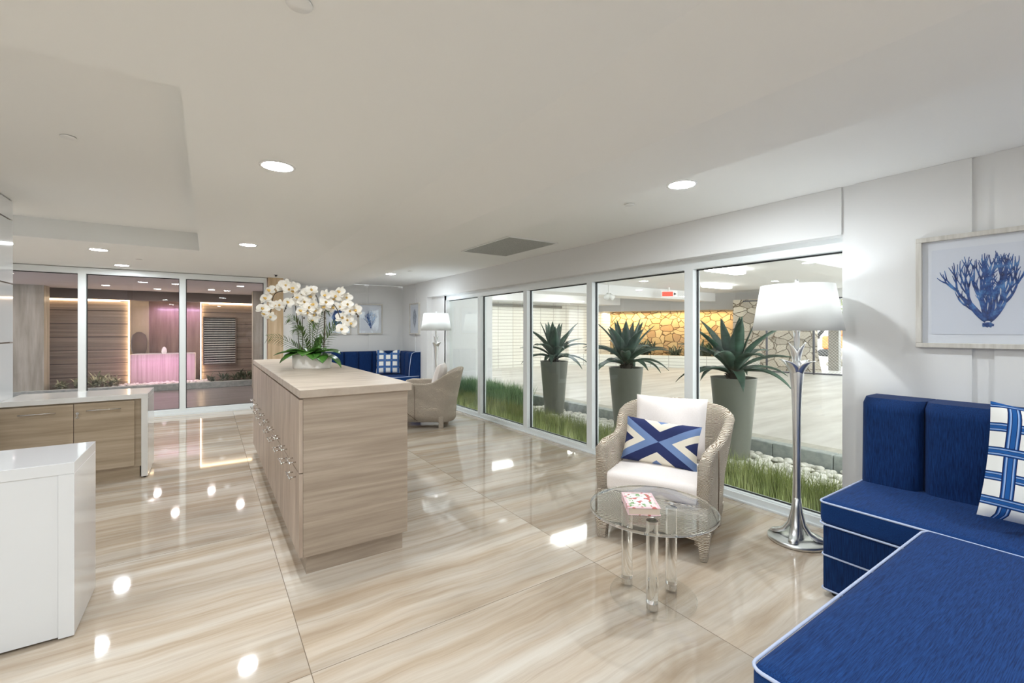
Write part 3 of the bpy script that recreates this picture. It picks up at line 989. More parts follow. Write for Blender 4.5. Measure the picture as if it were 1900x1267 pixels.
# bench along the right wall
sofa = thing('banquette_sofa', 'navy blue channel-back banquette with pale piping against the right wall', 'sofa', (0, 0, 0))
X0, X1, Y0, Y1 = 2.60, 3.38, -1.55, 1.045
rbox(MB(), X0, Y0, 0.362, X1 - 0.02, Y1, 0.488, 0.03, crown=0.012).build('seat_cushion', 'blue', sofa)
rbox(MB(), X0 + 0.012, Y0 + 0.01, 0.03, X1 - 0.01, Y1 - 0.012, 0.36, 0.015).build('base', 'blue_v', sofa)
pp = MB()
pp.tube(rect_path(X0 - 0.001, Y0, X1, Y1 + 0.001, 0.476, 0.035), 0.005, 6, caps=False)
pp.tube(rect_path(X0 - 0.001, Y0, X1, Y1 + 0.001, 0.366, 0.035), 0.005, 6, caps=False)
pp.tube(rect_path(X0 + 0.008, Y0, X1, Y1 - 0.008, 0.207, 0.02), 0.0045, 6, caps=False)
pp.tube(rect_path(X0 + 0.008, Y0, X1, Y1 - 0.008, 0.034, 0.02), 0.0045, 6, caps=False)
pp.build('piping', 'piping', sofa)
for (x, y) in ((X0 + 0.06, Y1 - 0.06), (X1 - 0.08, Y1 - 0.06), (X0 + 0.06, Y0 + 0.08)):
    MB().cyl((x, y, 0), 0.022, 0.035, 12).build('foot', 'dark', sofa)


def channel(mb, a0, a1, base, back, z0, z1, along='y'):
    """one vertical padded channel of a backrest; a0..a1 along the wall, from base(front) to back"""
    nu, nv = 12, 16

    def fn(u, v):
        x = 2 * u - 1
        bul = (1 - abs(x) ** 5) ** 0.5
        zz = v
        # rolled top
        if zz > 0.93:
            k = (zz - 0.93) / 0.07
            a = k * pi / 2
            z = lerp(z0, z1, 0.93) + (z1 - z0) * 0.07 * sin(a)
            inn = (1 - cos(a)) * abs(back - base) * 0.16
        else:
            z = lerp(z0, z1, zz); inn = 0
        dpt = base + (back - base) * (0.22 * (1 - bul)) + inn * (1 if back > base else -1)
        dpt += (back - base) * 0.06 * zz
        s = lerp(a0, a1, u)
        return (dpt, s, z) if along == 'y' else (s, dpt, z)
    mb.grid(fn, nu, nv)
    # side and back closures
    e = 0.0
    for uu in (0.0, 1.0):
        col = [fn(uu, j / nv) for j in range(nv + 1)]
        v = col + [((back, c[1], c[2]) if along == 'y' else (c[0], back, c[2])) for c in col]
        n = nv + 1
        f = [(j, j + 1, j + 1 + n, j + n) for j in range(nv)]
        mb.add(v, f, False)
    ring = [fn(i / nu, 1.0) for i in range(nu + 1)]
    v = ring + [((back, c[1], c[2]) if along == 'y' else (c[0], back, c[2])) for c in ring]
    n = nu + 1
    mb.add(v, [(j, j + 1, j + 1 + n, j + n) for j in range(nu)], False)
    return mb


y = 1.05
cwid = 0.276
while y > Y0 + 0.1:
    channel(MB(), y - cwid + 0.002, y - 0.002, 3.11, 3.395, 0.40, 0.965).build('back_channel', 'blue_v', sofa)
    y -= cwid
# return bench in front
ott = thing('upholstered_bench', 'navy blue bench with pale piping in the bottom right foreground', 'bench', (0, 0, 0))
X0, X1, Y0, Y1 = 1.17, 2.592, -0.10, 0.632
rbox(MB(), X0, Y0, 0.362, X1, Y1, 0.488, 0.03, crown=0.012).build('seat_cushion', 'blue', ott)
rbox(MB(), X0 + 0.012, Y0 + 0.01, 0.03, X1 - 0.002, Y1 - 0.012, 0.36, 0.015).build('base', 'blue_v', ott)
pp = MB()
pp.tube(rect_path(X0 - 0.001, Y0, X1, Y1 + 0.001, 0.476, 0.035), 0.005, 6, caps=False)
pp.tube(rect_path(X0 - 0.001, Y0, X1, Y1 + 0.001, 0.366, 0.035), 0.005, 6, caps=False)
pp.tube(rect_path(X0 + 0.008, Y0, X1, Y1 - 0.008, 0.207, 0.02), 0.0045, 6, caps=False)
pp.build('piping', 'piping', ott)
for (x, y) in ((X0 + 0.06, Y1 - 0.06), (X0 + 0.06, Y0 + 0.06), (X1 - 0.06, Y0 + 0.06)):
    MB().cyl((x, y, 0), 0.022, 0.035, 12).build('foot', 'dark', ott)

pl = pillow(0.50, 0.50, 0.17, pinch=0.05, seed=2).build('throw_pillow', 'lattice', loc=(2.93, 0.27, 0.755), rot=(radians(-14), radians(10), radians(-62)))
tag(pl, 'white throw pillow with woven blue ribbon print on the near banquette', 'pillow')

# corner sofa at the far end
fs = thing('corner_sofa', 'navy blue channel-back corner sofa in the far alcove under the prints', 'sofa', (0, 0, 0))
rbox(MB(), 1.35, 8.62, 0.36, 3.36, 9.20, 0.485, 0.03).build('seat_cushion', 'blue', fs)
rbox(MB(), 2.78, 8.20, 0.36, 3.36, 8.618, 0.485, 0.03).build('seat_cushion', 'blue', fs)
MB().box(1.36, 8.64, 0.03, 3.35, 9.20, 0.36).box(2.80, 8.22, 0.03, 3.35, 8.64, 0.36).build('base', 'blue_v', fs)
x = 1.36
while x < 3.1:
    channel(MB(), x + 0.002, x + 0.27, 9.02, 9.24, 0.42, 0.935, 'x').build('back_channel', 'blue_v', fs)
    x += 0.272
for y in (8.22, 8.485, 8.75):
    channel(MB(), y + 0.002, y + 0.263, 3.16, 3.395, 0.42, 0.935, 'y').build('back_channel', 'blue_v', fs)
pp = MB()
pp.tube([(3.16, 8.215, 0.47), (3.165, 8.212, 0.60), (3.20, 8.212, 0.86), (3.22, 8.212, 0.915), (3.28, 8.212, 0.94), (3.39, 8.212, 0.94)], 0.006, 6)
pp.tube([(2.78, 8.20, 0.475), (3.36, 8.20, 0.475)], 0.006, 6)
pp.tube([(2.78, 8.20, 0.475), (2.78, 8.62, 0.475), (1.35, 8.62, 0.475)], 0.006, 6)
pp.build('piping', 'piping', fs)
for (x, y) in ((1.42, 8.7), (2.86, 8.28), (3.3, 8.28), (1.42, 9.14)):
    MB().cyl((x, y, 0), 0.02, 0.03, 10).build('foot', 'dark', fs)
pl = pillow(0.46, 0.48, 0.15, pinch=0.04, dent=0.16, seed=5).build('throw_pillow', 'lattice2', loc=(2.95, 8.78, 0.735), rot=(radians(-16), 0, radians(-22)))
tag(pl, 'white throw pillow with navy ribbon print, its top dented, on the far corner sofa', 'pillow')

# ------------------------------------------------------------------ woven armchairs
def armchair(label, loc, rz):
    t = thing('armchair', label, 'armchair', loc, rz, 'woven rope tub armchairs with cream cushions')
    # plan of the outer shell: front-left arm, round the back, front-right arm
    W, D, th = 0.345, 0.37, 0.075
    plan = []
    for k in range(0, 7): plan.append((-W + 0.008 * (6 - k) / 6, -D + 0.10 * k))
    for k in range(1, 16):
        a = pi - pi * k / 16
        sx = abs(cos(a)) ** 0.75 * (1 if cos(a) > 0 else -1)
        sy = abs(sin(a)) ** 0.75
        plan.append((W * sx, D - 0.14 + 0.18 * sy))
    for k in range(6, -1, -1): plan.append((W - 0.008 * (6 - k) / 6, -D + 0.10 * k))
    n = len(plan)
    s = [0]
    for i in range(1, n): s.append(s[-1] + math.dist(plan[i], plan[i - 1]))
    S = s[-1]

    def height(q):
        m = min(q, S - q)                       # distance from the nearest arm front
        if m < 0.02: return 0.60
        if m < 0.42: return 0.628 - 0.01 * (m / 0.42)
        if m < 0.80:
            k = (m - 0.42) / 0.38; k = k * k * (3 - 2 * k)
            return 0.618 + 0.19 * k
        return 0.808 + 0.02 * min(1, (m - 0.8) / 0.2)
    prof = []
    cols = []
    for i in range(n):
        a = plan[max(0, i - 1)]; b = plan[min(n - 1, i + 1)]
        tx, ty = b[0] - a[0], b[1] - a[1]
        l = math.hypot(tx, ty); nx, ny = ty / l, -tx / l      # outward is left of travel
        if nx * plan[i][0] + ny * plan[i][1] < 0: nx, ny = -nx, -ny
        h = height(s[i])
        backness = max(0.0, (plan[i][1] + 0.05) / (D + 0.1))
        ring = []
        # outside bottom -> up -> rolled top -> inside down
        zs = [0.09, 0.20, 0.35, 0.50, h - 0.05]
        for z in zs:
            out = 0.02 * (z - 0.09) / 0.5 + 0.085 * backness * max(0, (z - 0.30) / 0.5)
            ring.append((plan[i][0] + nx * (out - 0.005), plan[i][1] + ny * (out - 0.005), z))
        out_t = 0.02 * (h - 0.09) / 0.5 + 0.085 * backness * max(0, (h - 0.30) / 0.5)
        for k in range(1, 6):
            a_ = pi * k / 6
            ring.append((plan[i][0] + nx * (out_t - th / 2 + th / 2 * cos(a_)), plan[i][1] + ny * (out_t - th / 2 + th / 2 * cos(a_)), h - 0.04 + 0.04 * sin(a_)))
        for z in [h - 0.05, 0.45, 0.30, 0.09]:
            out = 0.02 * (z - 0.09) / 0.5 + 0.085 * backness * max(0, (z - 0.30) / 0.5)
            ring.append((plan[i][0] + nx * (out - th), plan[i][1] + ny * (out - th), z))
        cols.append(ring)
    mb = MB()
    R_ = len(cols[0])
    v = [p for c in cols for p in c]
    f = []
    for i in range(n - 1):
        for j in range(R_ - 1):
            f.append((i * R_ + j, (i + 1) * R_ + j, (i + 1) * R_ + j + 1, i * R_ + j + 1))
        f.append((i * R_ + R_ - 1, (i + 1) * R_ + R_ - 1, (i + 1) * R_, i * R_))
    f.append(tuple(range(R_))); f.append(tuple((n - 1) * R_ + j for j in range(R_))[::-1])
    mb.add(v, f, True)
    mb.build('shell', 'rope', t)
    # front apron with arched underside and floor of the seat
    ap = MB()
    m_ = 16
    top = 0.315
    vv = []
    for i in range(m_ + 1):
        x = lerp(-W + 0.01, W - 0.01, i / m_)
        zb = 0.095 + 0.03 * (1 - (x / (W - 0.01)) ** 4) ** 0.5
        vv += [(x, -D - 0.012, zb), (x, -D - 0.012, top), (x, -D + 0.05, top), (x, -D + 0.05, zb)]
    ff = []
    for i in range(m_):
        for j in range(4):
            ff.append((i * 4 + j, (i + 1) * 4 + j, (i + 1) * 4 + (j + 1) % 4, i * 4 + (j + 1) % 4))
    ff += [(0, 1, 2, 3), tuple(m_ * 4 + j for j in (3, 2, 1, 0))]
    ap.add(vv, ff)
    ap.box(-W + 0.06, -D + 0.05, 0.26, W - 0.06, D - 0.08, 0.31)
    ap.build('apron', 'rope', t, bevel=0.006, seg=2)
    # seams where the rope panels meet
    for (pts) in ([(W + 0.013, -0.12, 0.12), (W + 0.018, -0.12, 0.40), (W + 0.018, -0.13, 0.60)],
                  [(W + 0.006, -0.32, 0.30), (W + 0.012, -0.20, 0.20), (W + 0.010, -0.08, 0.11)],
                  [(-W - 0.013, -0.12, 0.12), (-W - 0.018, -0.12, 0.40), (-W - 0.018, -0.13, 0.60)]):
        MB().tube(pts, 0.0035, 6).build('seam', 'seam', t)
    for sx in (-1, 1):
        for sy in (-1, 1):
            lx, ly = sx * (W - 0.045), (-D + 0.03 if sy < 0 else D - 0.13)
            lg = MB()
            z0, z1 = 0.0, 0.16
            a, b = 0.026, 0.048
            ox = sx * 0.018
            v = []
            for (w_, z, o_) in ((a, z0, 0.0), (a + 0.004, 0.05, 0.0), (b, z1, 0.0)):
                v += [(lx - w_ * (1 if sx > 0 else 0.8) + ox, ly - a - 0.012, z), (lx + w_ * (0.8 if sx > 0 else 1) + ox * 0.6, ly - a - 0.012, z), (lx + w_ * (0.8 if sx > 0 else 1) + ox * 0.6, ly + a, z), (lx - w_ * (1 if sx > 0 else 0.8) + ox, ly + a, z)]
            f = [(3, 2, 1, 0), (8, 9, 10, 11)]
            for q in (0, 4):
                for j in range(4):
                    f.append((q + j, q + (j + 1) % 4, q + 4 + (j + 1) % 4, q + 4 + j))
            lg.add(v, f).build('leg', 'rope', t, bevel=0.006, seg=2)
    # cushions
    sc = MB()
    rbox(sc, -W + 0.055, -D - 0.005, 0.312, W - 0.055, D - 0.14, 0.435, 0.035, crown=0.022)
    sc.build('seat_cushion', 'cream', t)
    bc = pillow(0.50, 0.42, 0.17, pinch=0.04, seed=1)
    bc.build('back_cushion', 'cream', t, loc=(0.0, 0.17, 0.665), rot=(radians(-14), 0, 0))
    return t


ac = armchair('woven rope armchair facing the camera with cream cushions, behind the clear round table', (2.60, 1.995, 0), radians(-65.7))
dup(ac, (2.63, 6.11, 0), radians(-121.9), 'woven rope armchair seen from behind, beyond the island near the far floor lamp')
th = radians(-65.7)
lx, ly = -0.01, -0.055
px_, py_ = 2.60 + lx * cos(th) - ly * sin(th), 1.995 + lx * sin(th) + ly * cos(th)
pl = pillow(0.50, 0.30, 0.13, pinch=0.05, seed=3).build('lumbar_pillow', 'lumbar', loc=(px_, py_, 0.585), rot=(radians(-20), radians(3), th))
tag(pl, 'small rectangular pillow with navy, blue and cream crossed chevrons on the armchair', 'pillow')

# ------------------------------------------------------------------ clear round table and book
tbx = 2.297 * (sin(YAW) + cos(YAW) * (1211 - 950) / 837.0)
tby = 2.297 * (cos(YAW) - sin(YAW) * (1211 - 950) / 837.0)
tb = thing('side_table', 'round clear acrylic side table on three clear columns', 'table', (tbx, tby, 0))
def disc(r, z0, z1, e=0.004, n=64):
    return MB().lathe([(0, z0), (r - e, z0), (r, z0 + e), (r, z1 - e), (r - e, z1), (0, z1)], n, hard=True)
disc(0.315, 0.438, 0.456).build('table_top', 'plate', tb)
MB().lathe([(0.3135, 0.439), (0.3152, 0.442), (0.3152, 0.452), (0.3135, 0.455)], 64).build('polished_rim', 'acrylic', tb)
disc(0.212, 0.0, 0.016).build('base_plate', 'plate', tb)
Rv = Vector((cos(YAW), -sin(YAW), 0)); Fv = Vector((sin(YAW), cos(YAW), 0))
for (px, py) in ((1163.5, 1080), (1210, 1128), (1245.5, 1092)):
    D_ = 837 * 1.334 / (py - 613.3)
    p = Fv * D_ + Rv * D_ * (px - 950) / 837.0 - Vector((tbx, tby, 0))
    MB().lathe([(0, 0.046), (0.028, 0.046), (0.028, 0.4375), (0, 0.4375)], 28, (p.x, p.y, 0), hard=True).build('column', 'acrylic', tb)
    MB().lathe([(0, 0.0162), (0.028, 0.0162), (0.028, 0.0455), (0, 0.0455)], 28, (p.x, p.y, 0), hard=True).build('ferrule', 'steel', tb)
    MB().lathe([(0, 0.4562), (0.014, 0.4562), (0.013, 0.4585), (0, 0.4585)], 20, (p.x, p.y, 0), hard=True).build('screw_cap', 'steel', tb)
bk = thing('book', 'pink-bordered hardcover book with floral cover lying on the clear table', 'book', (0, 0, 0.457))
# corners from the photograph on the plane z = 0.49
def onz(px, py, z):
    D_ = 837 * (1.35 - z) / (py - 613.3)
    return Fv * D_ + Rv * D_ * (px - 950) / 837.0
c4 = [onz(1155, 912, 0.497), onz(1205, 913, 0.497), onz(1223.5, 943.5, 0.497), onz(1170, 941, 0.497)]
cc = sum(c4, Vector()) / 4
ax_ = ((c4[1] - c4[0]) + (c4[2] - c4[3])); w_ = ax_.length / 2
ay_ = ((c4[0] - c4[3]) + (c4[1] - c4[2])); l_ = ay_.length / 2
bk.location = (cc.x, cc.y, 0.4590)
bk.rotation_euler = (0, 0, math.atan2(ax_.y, ax_.x))
print('book', w_, l_)
w_, l_ = 0.155, 0.21
MB().box(-w_ / 2 + 0.004, -l_ / 2 + 0.004, 0.003, w_ / 2 - 0.004, l_ / 2 - 0.004, 0.033).build('pages', 'pages', bk)
MB().box(-w_ / 2, -l_ / 2, 0.033, w_ / 2, l_ / 2, 0.036).box(-w_ / 2, -l_ / 2, 0, w_ / 2, l_ / 2, 0.003).box(-w_ / 2, -l_ / 2, 0.003, -w_ / 2 + 0.003, l_ / 2, 0.033).build('cover', 'cover', bk)

# ------------------------------------------------------------------ floor lamps
def floor_lamp(label, loc, rz):
    t = thing('floor_lamp', label, 'floor lamp', loc, rz, 'silver lily floor lamps with white drum shades')
    MB().lathe([(0, 0), (0.160, 0), (0.166, 0.006), (0.166, 0.018), (0.158, 0.026), (0, 0.028)], 48).build('base_plate', 'silver', t)
    st = MB()
    st.lathe([(0.045, 0.028), (0.040, 0.07), (0.031, 0.13), (0.0255, 0.22), (0.023, 0.35), (0.0225, 0.60), (0.025, 0.85), (0.031, 0.98), (0.040, 1.07), (0.040, 1.12), (0.02, 1.16)], 24)
    for k in range(4):
        a = radians(45 + 90 * k)
        pts = [(0.012, 0, 0.34), (0.022, 0, 0.20), (0.040, 0, 0.11), (0.070, 0, 0.062), (0.105, 0, 0.042), (0.135, 0, 0.036), (0.152, 0, 0.031)]
        rad = [0.012, 0.018, 0.024, 0.028, 0.030, 0.026, 0.006]
        st.tube([(p[0] * cos(a), p[0] * sin(a), p[2]) for p in pts], rad, 12, flat=0.55)
    st.build('stem', 'silver', t)

    def petal(mb, a, r0, z0, r1, z1, w, curl):
        def fn(u, v):
            s = 2 * u - 1
            wid = w * (sin(pi * min(1, v * 0.9 + 0.08)) ** 0.8) * (1 - v ** 6)
            r = lerp(r0, r1, v ** 1.6) - curl * 0.3 * s * s * w + 0.0
            z = lerp(z0, z1, v) - curl * v ** 4 * 0.04
            x = r; y = s * wid
            x -= abs(s) ** 2 * wid * 0.5
            return (x * cos(a) - y * sin(a), x * sin(a) + y * cos(a), z)
        mb.grid(fn, 8, 12)
    pt = MB()
    for k in range(4):
        petal(pt, radians(20 + 90 * k), 0.030, 1.04, 0.125, 1.20, 0.040, 1.0)
    for k in range(3):
        petal(pt, radians(60 + 120 * k), 0.016, 1.12, 0.055, 1.29, 0.028, 0.4)
    for k in range(3):
        petal(pt, radians(0 + 120 * k), 0.010, 1.22, 0.022, 1.36, 0.016, 0.2)
    pt.build('petals', 'silver', t, solid=0.003)
    MB().lathe([(0.010, 1.12), (0.009, 1.36), (0.016, 1.37), (0.016, 1.41), (0, 1.41)], 16).build('socket', 'silver', t)
    MB().lathe([(0.252, 1.350), (0.205, 1.640)], 64).build('lamp_shade', 'shade', t, solid=0.002)
    h = MB()
    for k in range(3):
        a = radians(30 + 120 * k)
        h.tube([(0.006 * cos(a), 0.006 * sin(a), 1.625), (0.205 * cos(a), 0.205 * sin(a), 1.634)], 0.0025, 6)
    h.lathe([(0.004, 1.62), (0.004, 1.655), (0.012, 1.66), (0.012, 1.672), (0.005, 1.68), (0, 1.68)], 12)
    h.tube([(0.0, 0.016, 1.40), (0.0, 0.07, 1.47), (0.0, 0.07, 1.56), (0, 0.0, 1.625)], 0.0025, 6)
    h.build('finial', 'silver', t)
    MB().lathe([(0, 1.412), (0.014, 1.415), (0.022, 1.44), (0.030, 1.475), (0.026, 1.505), (0.012, 1.52), (0, 1.522)], 16).build('bulb', 'bulb', t)
    return t


lamp_a = floor_lamp('silver lily-stem floor lamp with white shade in front of the near window', (3.137, 1.386, 0), radians(-30))
dup(lamp_a, (3.17, 7.00, 0), radians(10), 'silver lily-stem floor lamp with white shade beside the far window', )
point_light('floor_lamp_light', (3.137, 1.386, 1.55), LAMP_W, (0.86, 0.94, 1.0), 0.05)
point_light('floor_lamp_light', (3.17, 7.00, 1.55), LAMP_W * 1.4, (0.80, 0.91, 1.0), 0.05)

# ------------------------------------------------------------------ framed coral prints
def coral_shape(kind, seed, w, h):
    """flat branching coral in the XZ plane, base at (0, 0), filling about w x h"""
    rnd = random.Random(seed)
    mb = MB()

    def branch(x, z, a, l, r, depth):
        n = 6
        pts = []; rr = []
        bend = rnd.uniform(-0.5, 0.5) * (1 if kind == 'branch' else 0.3)
        # branches turn upward as they grow
        for i in range(n + 1):
            pts.append((x, -0.0006 * (depth + 1), z)); rr.append(r * (1 - 0.35 * i / n) if depth > 0 else r * (1 - i / n * 0.55))
            x += sin(a) * l / n; z += cos(a) * l / n
            a += bend / n
            a -= a * 0.10
        mb.tube(pts, rr, 6)
        return pts[n // 2], pts[-1], a

    def grow(x, z, a, l, r, depth):
        mid, end, a2 = branch(x, z, a, l, r, depth)
        if depth <= 0: return
        sp = rnd.uniform(0.30, 0.50)
        grow(end[0], end[2], a2 - sp, l * rnd.uniform(0.66, 0.85), r * 0.72, depth - 1)
        grow(end[0], end[2], a2 + sp, l * rnd.uniform(0.66, 0.85), r * 0.72, depth - 1)
        if rnd.random() < 0.7:
            grow(mid[0], mid[2], a2 + rnd.choice((-0.6, 0.6)), l * 0.6, r * 0.6, depth - 1)
    if kind == 'branch':
        for a in (-1.0, -0.72, -0.45, -0.15, 0.15, 0.42, 0.68, 0.95):
            grow(a * 0.012, 0.02, a, h * 0.34, 0.0140, 3)
        for k in range(7):
            a = k / 7 * 2 * pi
            mb.tube([(0, -0.0005, 0.0), (0.035 * cos(a), -0.0005, 0.012 * sin(a) - 0.004)], [0.014, 0.007], 6)
    elif kind == 'fan':
        # sea fan: dense flat sheet of veins over a solid lobed body
        def fn(u, v):
            s = 2 * u - 1
            wd = w * 0.46 * (sin(pi * min(1, 0.06 + v * 0.86)) ** 0.7) * (1 + 0.06 * sin(17 * v + 3 * s))
            return (s * wd * (0.25 + 0.75 * v ** 0.6), -0.0012, 0.02 + h * v * (1 - 0.12 * abs(s) ** 2 + 0.03 * sin(s * 14)))
        mb.grid(fn, 20, 20)
        mb.tube([(0, -0.001, -0.01), (0, -0.001, 0.08)], [0.012, 0.008], 6, flat=0.2)
    else:
        for i, a in enumerate([-0.85, -0.6, -0.4, -0.2, -0.05, 0.12, 0.3, 0.5, 0.72]):
            grow(0, 0.03, a * 0.9, h * rnd.uniform(0.34, 0.42), 0.007, 2)
        for k in range(6):
            a = k / 6 * 2 * pi
            mb.tube([(0, -0.0005, 0.0), (0.022 * cos(a), -0.0005, 0.008 * sin(a))], [0.010, 0.005], 6, flat=0.2)
    # fit to size
    xs_ = [p[0] for p in mb.v]; zs_ = [p[2] for p in mb.v]
    sx = w / (max(xs_) - min(xs_)); sz = h / (max(zs_) - min(zs_))
    cx = (max(xs_) + min(xs_)) / 2; z0 = min(zs_)
    mb.v = [((p[0] - cx) * sx, p[1] * 0.10, (p[2] - z0) * sz - h / 2) for p in mb.v]
    return mb


def framed(label, kind, seed, loc, rz, cm='coral', w=0.50, h=0.62, cw=0.27, ch=0.32):
    """in local XZ, facing -Y; loc is the centre on the wall"""
    t = thing('framed_print', label, 'picture', loc, rz, 'framed coral prints')
    fw, fd = 0.026, 0.034
    f = MB()
    f.box(-w / 2, -fd, -h / 2, w / 2, 0, -h / 2 + fw).box(-w / 2, -fd, h / 2 - fw, w / 2, 0, h / 2)
    f.box(-w / 2, -fd, -h / 2 + fw, -w / 2 + fw, 0, h / 2 - fw).box(w / 2 - fw, -fd, -h / 2 + fw, w / 2, 0, h / 2 - fw)
    f.build('frame', 'frame_wood', t, bevel=0.002, seg=1)
    MB().box(-w / 2 + fw, -0.010, -h / 2 + fw, w / 2 - fw, -0.002, h / 2 - fw).build('mat_board', 'mat_board', t)
    MB().box(-w / 2 + 0.065, -0.013, -h / 2 + 0.075, w / 2 - 0.065, -0.0105, h / 2 - 0.075).build('print', 'paper', t)
    coral_shape(kind, seed, cw, ch).build('coral_drawing', cm, t, loc=(0, -0.0135, 0.0))
    MB().box(-w / 2 + fw, -0.028, -h / 2 + fw, w / 2 - fw, -0.026, h / 2 - fw).build('glazing', 'glazing', t)
    return t


framed('framed print of dark blue branching coral on the near right wall', 'branch', 11, (3.40, 0.59, 1.565), radians(-90), cw=0.36, ch=0.40, w=0.535)
framed('framed print of a solid blue sea fan, partly behind the orchids', 'fan', 4, (2.10, 9.25, 1.585), 0, cw=0.24, ch=0.40)
framed('framed print of blue feathery coral on the far alcove wall', 'branch', 7, (2.73, 9.25, 1.585), 0, cw=0.30, ch=0.38)
framed('framed print of pale grey coral on the side wall next to the far corner', 'fan', 9, (3.40, 8.50, 1.585), radians(-90), 'coral_grey', cw=0.20, ch=0.40)

# ------------------------------------------------------------------ orchid arrangement
OC = 3.84
orc = Fv * OC + Rv * OC * (579 - 950) / 837.0
S_ = 837.0 / OC
def uz(px, py): return ((px - 579) / S_, (613.3 - py) / S_ + 0.32)
orchid = thing('orchid_arrangement', 'white orchid and palm arrangement in an oval white ceramic bowl on the island', 'potted plant', (orc.x, orc.y, 1.03), -YAW)
MB().lathe([(0, 0), (0.152, 0), (0.158, 0.006), (0.163, 0.06), (0.163, 0.118), (0.158, 0.124), (0.152, 0.120), (0.150, 0.09), (0, 0.09)], 56, sx=1, sy=0.62).build('bowl', 'ceramic', orchid)
rnd = random.Random(8)
lf = MB()
def strap(mb, base, az, el, ln, wd, droop, n=10, fold=0.25, tip=0.35):
    """leaf sheet: base point, azimuth (deg, in plan), elevation, length, width"""
    a = radians(az)
    p = Vector(base); e = radians(el)
    pts = []
    for i in range(n + 1):
        pts.append(p.copy())
        p = p + Vector((cos(a) * cos(e), sin(a) * cos(e), sin(e))) * (ln / n)
        e -= radians(droop) / n
    side = Vector((-sin(a), cos(a), 0))
    v = []; f = []
    for i, q in enumerate(pts):
        t_ = i / n
        w = wd * (min(1, 0.35 + t_ * 3.0)) * ((1 - max(0, (t_ - tip) / (1 - tip)) ** 1.8) if t_ > tip else 1)
        w = max(w, 0.0008)
        up_ = Vector((0, 0, 1))
        v += [q - side * w / 2 + up_ * w * fold, q, q + side * w / 2 + up_ * w * fold]
    for i in range(n):
        f += [(3 * i, 3 * i + 1, 3 * i + 4, 3 * i + 3), (3 * i + 1, 3 * i + 2, 3 * i + 5, 3 * i + 4)]
    mb.add(v, f, True)
for (az, el, ln, wd, dr, b0) in [(200, 20, 0.24, 0.085, 45, -0.05), (182, 5, 0.20, 0.07, 60, -0.08), (340, 25, 0.26, 0.085, 50, 0.05), (355, 0, 0.22, 0.075, 70, 0.09),
                                 (235, 15, 0.20, 0.09, 60, -0.05), (268, 30, 0.15, 0.10, 70, 0.0), (290, 18, 0.16, 0.09, 70, 0.03), (310, 10, 0.16, 0.085, 80, 0.06), (20, 30, 0.2, 0.08, 50, 0.05),
                                 (150, 30, 0.2, 0.08, 50, -0.05), (85, 70, 0.20, 0.05, 20, 0.04), (100, 40, 0.18, 0.07, 50, -0.02), (215, 35, 0.19, 0.08, 55, -0.02), (325, 40, 0.20, 0.08, 55, 0.02)]:
    strap(lf, (b0, -0.03, 0.115), az, el, ln, wd * 1.35, dr, fold=0.12, tip=0.6)
lf.build('orchid_leaves', 'leaf', orchid, solid=0.003)
fr_ = MB()
def frond(mb, pts, ln, n=16):
    """palm frond: rachis through pts (bezier), thin leaflets both sides"""
    c = bez(*pts, 20)
    mb.tube(c, [0.003 * (1 - 0.7 * i / 20) for i in range(21)], 5)
    for i in range(3, 21):
        p = Vector(c[i]); t_ = (Vector(c[min(20, i + 1)]) - Vector(c[i - 1])).normalized()
        sd = t_.cross(Vector((0.15, 1, 0.1))).normalized()
        k = i / 20
        L_ = ln * (0.55 + 0.9 * k - 1.0 * k * k)
        for s in (-1, 1):
            d = (sd * s * 0.75 + t_ * 0.75 + Vector((0, rnd.uniform(-.3, .3), 0))).normalized()
            e = p + d * L_ + Vector((0, 0, -0.02))
            m_ = p.lerp(e, 0.5) + Vector((0, 0, 0.006))
            mb.tube([p, m_, e], [0.003, 0.0062, 0.0008], 4, flat=0.35)
for tipx, tipy, dy in ((532, 590, 0.02), (506, 625, -0.04), (600, 575, 0.05), (632, 600, 0.0), (560, 610, -0.08), (588, 600, -0.05), (648, 597, 0.06)):
    u, z = uz(tipx, tipy)
    frond(fr_, ((u * 0.12, 0, 0.10), (u * 0.25, dy * 0.4, z * 0.55), (u * 0.6, dy, z * 1.05), (u, dy * 1.4, z)), 0.115)
fr_.build('palm_fronds', 'fern', orchid)
# flower spikes, each with its blossoms
spikes = [[(556, 640), (552, 600), (548, 560), (555, 545), (541, 540), (510, 545), (502, 580)],
          [(562, 640), (560, 590), (556, 552), (550, 545), (535, 555), (528, 565), (522, 578)],
          [(576, 640), (575, 590), (576, 560), (578, 548), (585, 545), (592, 560), (588, 590)],
          [(603, 640), (603, 590), (605, 570), (615, 562), (622, 565), (630, 575), (636, 590)],
          [(600, 640), (602, 580), (606, 560), (622, 548), (632, 552), (650, 570), (664, 588)]]
ym = [0.0, 0.04, -0.02, -0.05, 0.03]
for si, sp in enumerate(spikes):
    pts = []
    for i, (px, py) in enumerate(sp):
        u, z = uz(px, py); pts.append(Vector((u, ym[si] * i / 5, z)))
    pts[0].z = 0.08
    # catmull smoothing
    sm_ = []
    for i in range(len(pts) - 1):
        p0 = pts[max(0, i - 1)]; p1 = pts[i]; p2 = pts[i + 1]; p3 = pts[min(len(pts) - 1, i + 2)]
        for k in range(5):
            t_ = k / 5
            sm_.append(0.5 * ((2 * p1) + (p2 - p0) * t_ + (2 * p0 - 5 * p1 + 4 * p2 - p3) * t_ ** 2 + (3 * p1 - p0 - 3 * p2 + p3) * t_ ** 3))
    sm_.append(pts[-1])
    MB().tube(sm_, 0.0034, 6).build('flower_spike', 'stem', orchid)

